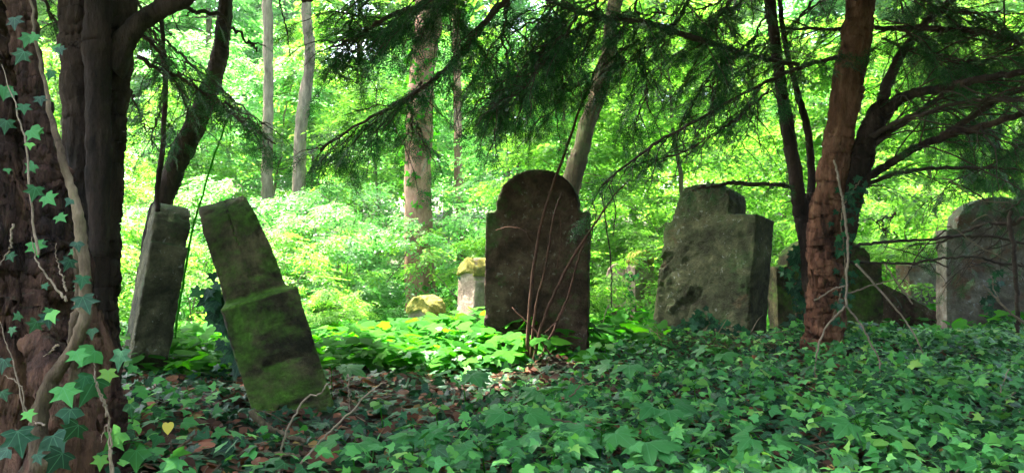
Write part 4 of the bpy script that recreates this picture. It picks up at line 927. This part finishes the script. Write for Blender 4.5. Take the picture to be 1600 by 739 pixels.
# ------------------------------------------------------------------ bare stems and twigs
def twig_thing(name, label, cat, lines, mat, group=None, sides=7, partname='stem'):
    root = empty(name, lines[0][0][:3], label, cat, group)
    for i, l in enumerate(lines):
        r = smooth_path(l, 36, i + len(label), .004); mb = MB(); mb.tube(r[:, :3], r[:, 3], sides, .1, i); mb.build(partname, M[mat], root)
    return root
q = lambda L, d_, w0, w1: [pr(a, b, d_, (w0 + (w1 - w0) * i / (len(L) - 1)) * .72) for i, (a, b) in enumerate(L)]
twig_thing('bare_sapling', 'bare reddish stems fanning up in front of the central dark gravestone', 'sapling', [
    q([(822, 600), (826, 500), (832, 430), (845, 360), (865, 290), (890, 220), (915, 150), (940, 95), (975, 40)], 4.3, 9, 4),
    q([(828, 590), (850, 500), (885, 420), (930, 350), (965, 300), (985, 280)], 4.25, 8, 3),
    q([(832, 585), (880, 480), (905, 400), (920, 360)], 4.35, 6, 3), q([(826, 590), (838, 480), (852, 420), (866, 340), (880, 300)], 4.35, 7, 3),
    q([(850, 520), (870, 500), (895, 460)], 4.25, 3, 2), q([(865, 560), (850, 540), (838, 520), (800, 480)], 4.3, 5, 3), q([(775, 360), (800, 355), (822, 362), (832, 380)], 4.5, 3, 3),
    q([(875, 330), (876, 370), (870, 420)], 4.3, 2.5, 2)], 'red_twig')
twig_thing('dead_branch', 'pale forked dead twig hanging down before the reddish yew trunk', 'twig', [
    q([(1318, 320), (1324, 380), (1322, 430), (1322, 478)], 3.6, 6, 5), q([(1322, 478), (1295, 505), (1278, 545), (1272, 585), (1282, 625)], 3.6, 5, 2.5), q([(1322, 478), (1345, 505), (1372, 560), (1404, 615)], 3.6, 5, 2.5),
    q([(1373, 560), (1372, 600), (1366, 655)], 3.6, 3, 2), q([(1305, 250), (1312, 290), (1318, 322)], 3.6, 5, 5), q([(1272, 470), (1300, 452), (1320, 446)], 3.7, 3.5, 3)], 'twig')
twig_thing('dead_branch', 'long pale dead twig slanting down to the right of the reddish trunk', 'twig', [
    q([(1338, 412), (1380, 460), (1420, 510), (1445, 560), (1468, 600)], 3.9, 5, 2), q([(1382, 412), (1400, 440), (1425, 475)], 4.4, 4, 3), q([(1322, 460), (1370, 445), (1410, 435)], 4.4, 4, 2)], 'twig')
twig_thing('dead_branch', 'pale arching dead twig low in the right corner before the pale stone', 'twig', [q([(1600, 505), (1580, 490), (1555, 465), (1535, 445)], 4.6, 6, 3), q([(1560, 470), (1552, 450), (1550, 430)], 4.6, 3, 2)], 'twig')
twig_thing('fallen_twig', 'bent pale twig standing out of the ivy before the leaning gravestone', 'twig', [
    q([(434, 760), (438, 700), (455, 655), (478, 622), (500, 612), (512, 598)], 2.15, 6, 3)], 'twig')
twig_thing('fallen_twig', 'long straight pale twig slanting up to the right below the leaning gravestone', 'twig', [
    q([(468, 770), (468, 730), (500, 690), (535, 655), (575, 615), (598, 598)], 2.2, 6, 2.5), q([(545, 583), (546, 610), (548, 640)], 2.6, 3, 2)], 'twig')
twig_thing('fallen_twig', 'curved pale twig lying in the bottom left ivy below the yellow leaf', 'twig', [
    q([(268, 740), (272, 710), (290, 690), (305, 678)], 2.0, 8, 5), q([(262, 680), (268, 700), (268, 720)], 2.0, 3, 3)], 'vine')
twig_thing('fallen_branch', 'thick brown branch piece lying on the soil beside the leaning gravestone', 'branch', [q([(395, 640), (420, 668), (450, 680), (480, 690)], 2.55, 16, 10), q([(370, 705), (420, 705), (470, 712)], 2.3, 13, 8)], 'vine', sides=12)
twig_thing('fallen_twig', 'thin brown twig lying crosswise in the middle foreground ivy', 'twig', [q([(820, 660), (860, 655), (910, 662), (980, 680)], 2.6, 5, 3), q([(890, 620), (910, 600), (955, 590)], 2.8, 4, 2)], 'vine')
twig_thing('fallen_twig', 'tangle of thin brown twigs in the ivy at the lower right', 'twig', [q([(1520, 665), (1560, 650), (1620, 640)], 2.9, 6, 4), q([(1530, 670), (1560, 630), (1600, 600)], 2.9, 4, 3), q([(1440, 660), (1500, 648), (1560, 655)], 2.9, 4, 3), q([(1545, 668), (1552, 640), (1575, 575)], 2.9, 3, 2)], 'twig')
rs = np.random.default_rng(64)
for k in range(9):
    x0, y0 = rs.uniform(1440, 1610), rs.uniform(300, 430); a = rs.uniform(-.5, 1.2); L = rs.uniform(60, 150); dd = rs.uniform(4.6, 5.6)
    twig_thing('bare_twig', 'fine bare twig crossing in front of the large pale gravestone', 'twig', [q([(x0, y0), (x0 - L * .35 * math.cos(a), y0 + L * .35 * math.sin(a) + rs.normal() * 6), (x0 - L * .7 * math.cos(a), y0 + L * .7 * math.sin(a) + rs.normal() * 8), (x0 - L * math.cos(a), y0 + L * math.sin(a) + 12)], dd, 3.6, 1.6)], 'twig' if k % 3 == 0 else 'branch', group='fine twigs before the large pale stone')
# dry twigs heap at the foot of the grey-green stone
rs = np.random.default_rng(21); mb = MB(); root = empty('twig_heap', gp(1090, 530, 4.7), 'heap of fine dry twigs at the foot of the grey-green gravestone', 'twigs')
for k in range(130):
    p0 = np.array(gp(rs.uniform(1020, 1215), 530, rs.uniform(4.45, 4.8))) + [0, 0, rs.uniform(0, .12)]; dd = norm(np.array([rs.normal(), rs.normal() * .5, abs(rs.normal()) * .35])); L = rs.uniform(.08, .3); u = np.linspace(0, 1, 6)[:, None]
    mb.tube(p0 + dd * L * u + [0, 0, -.3] * u ** 2 * L + np.cumsum(rs.normal(size=(6, 3)) * .006, 0), np.linspace(.003, .0012, 6), 4, 0, k)
tag(mb.build('twigs', M['vine'], root), kind='stuff')
# dangling dark twigs in the central gap
twig_thing('hanging_twigs', 'thin dark twigs dangling from the yew right of the central gravestone', 'twig', [q([(940, 300), (945, 340), (952, 380), (956, 430), (956, 480)], 4.6, 3.5, 2.5), q([(952, 290), (962, 330), (958, 370)], 4.6, 3, 2), q([(925, 310), (930, 340), (920, 380)], 4.6, 3, 2)], 'branch')
# hanging twig at the top left
twig_thing('hanging_twigs', 'short dark twig hanging from the top edge left of the yew boughs', 'twig', [q([(432, -20), (444, 30), (452, 88)], 3.2, 4, 2.5)], 'branch')
# the yellow leaf and orange leaves
mb = MB(); p = P(264, 660, 2.0); mb.scatter(HEART, p[None], frames(np.array([[.1, -.3, -1.]]), norm(np.array([[.1, -1., .3]]))), np.array([.03]))
tag(mb.build('fallen_leaf', M['yellow'], loc=p), 'single yellow heart-shaped leaf above the bottom left ivy', 'leaf')
print('verts', sum(len(m.vertices) for m in bpy.data.meshes))

# ------------------------------------------------------------------ air
m, nt, out = newmat('haze_air')
v = N(nt, 'ShaderNodeVolumePrincipled'); v.inputs['Color'].default_value = (.9, 1, .93, 1); v.inputs['Density'].default_value = .0004; v.inputs['Anisotropy'].default_value = .3
nt.links.new(v.outputs[0], out.inputs['Volume'])
bm = bmesh.new(); bmesh.ops.create_cube(bm, size=1); me = bpy.data.meshes.new('haze'); bm.to_mesh(me); bm.free(); me.materials.append(m)
hz = bpy.data.objects.new('haze', me); COL.objects.link(hz); hz.scale = (300, 280, 32); hz.location = (0, 45, 13.5)
tag(hz, 'thin bright humid air between the woodland trees', 'haze', kind='stuff')
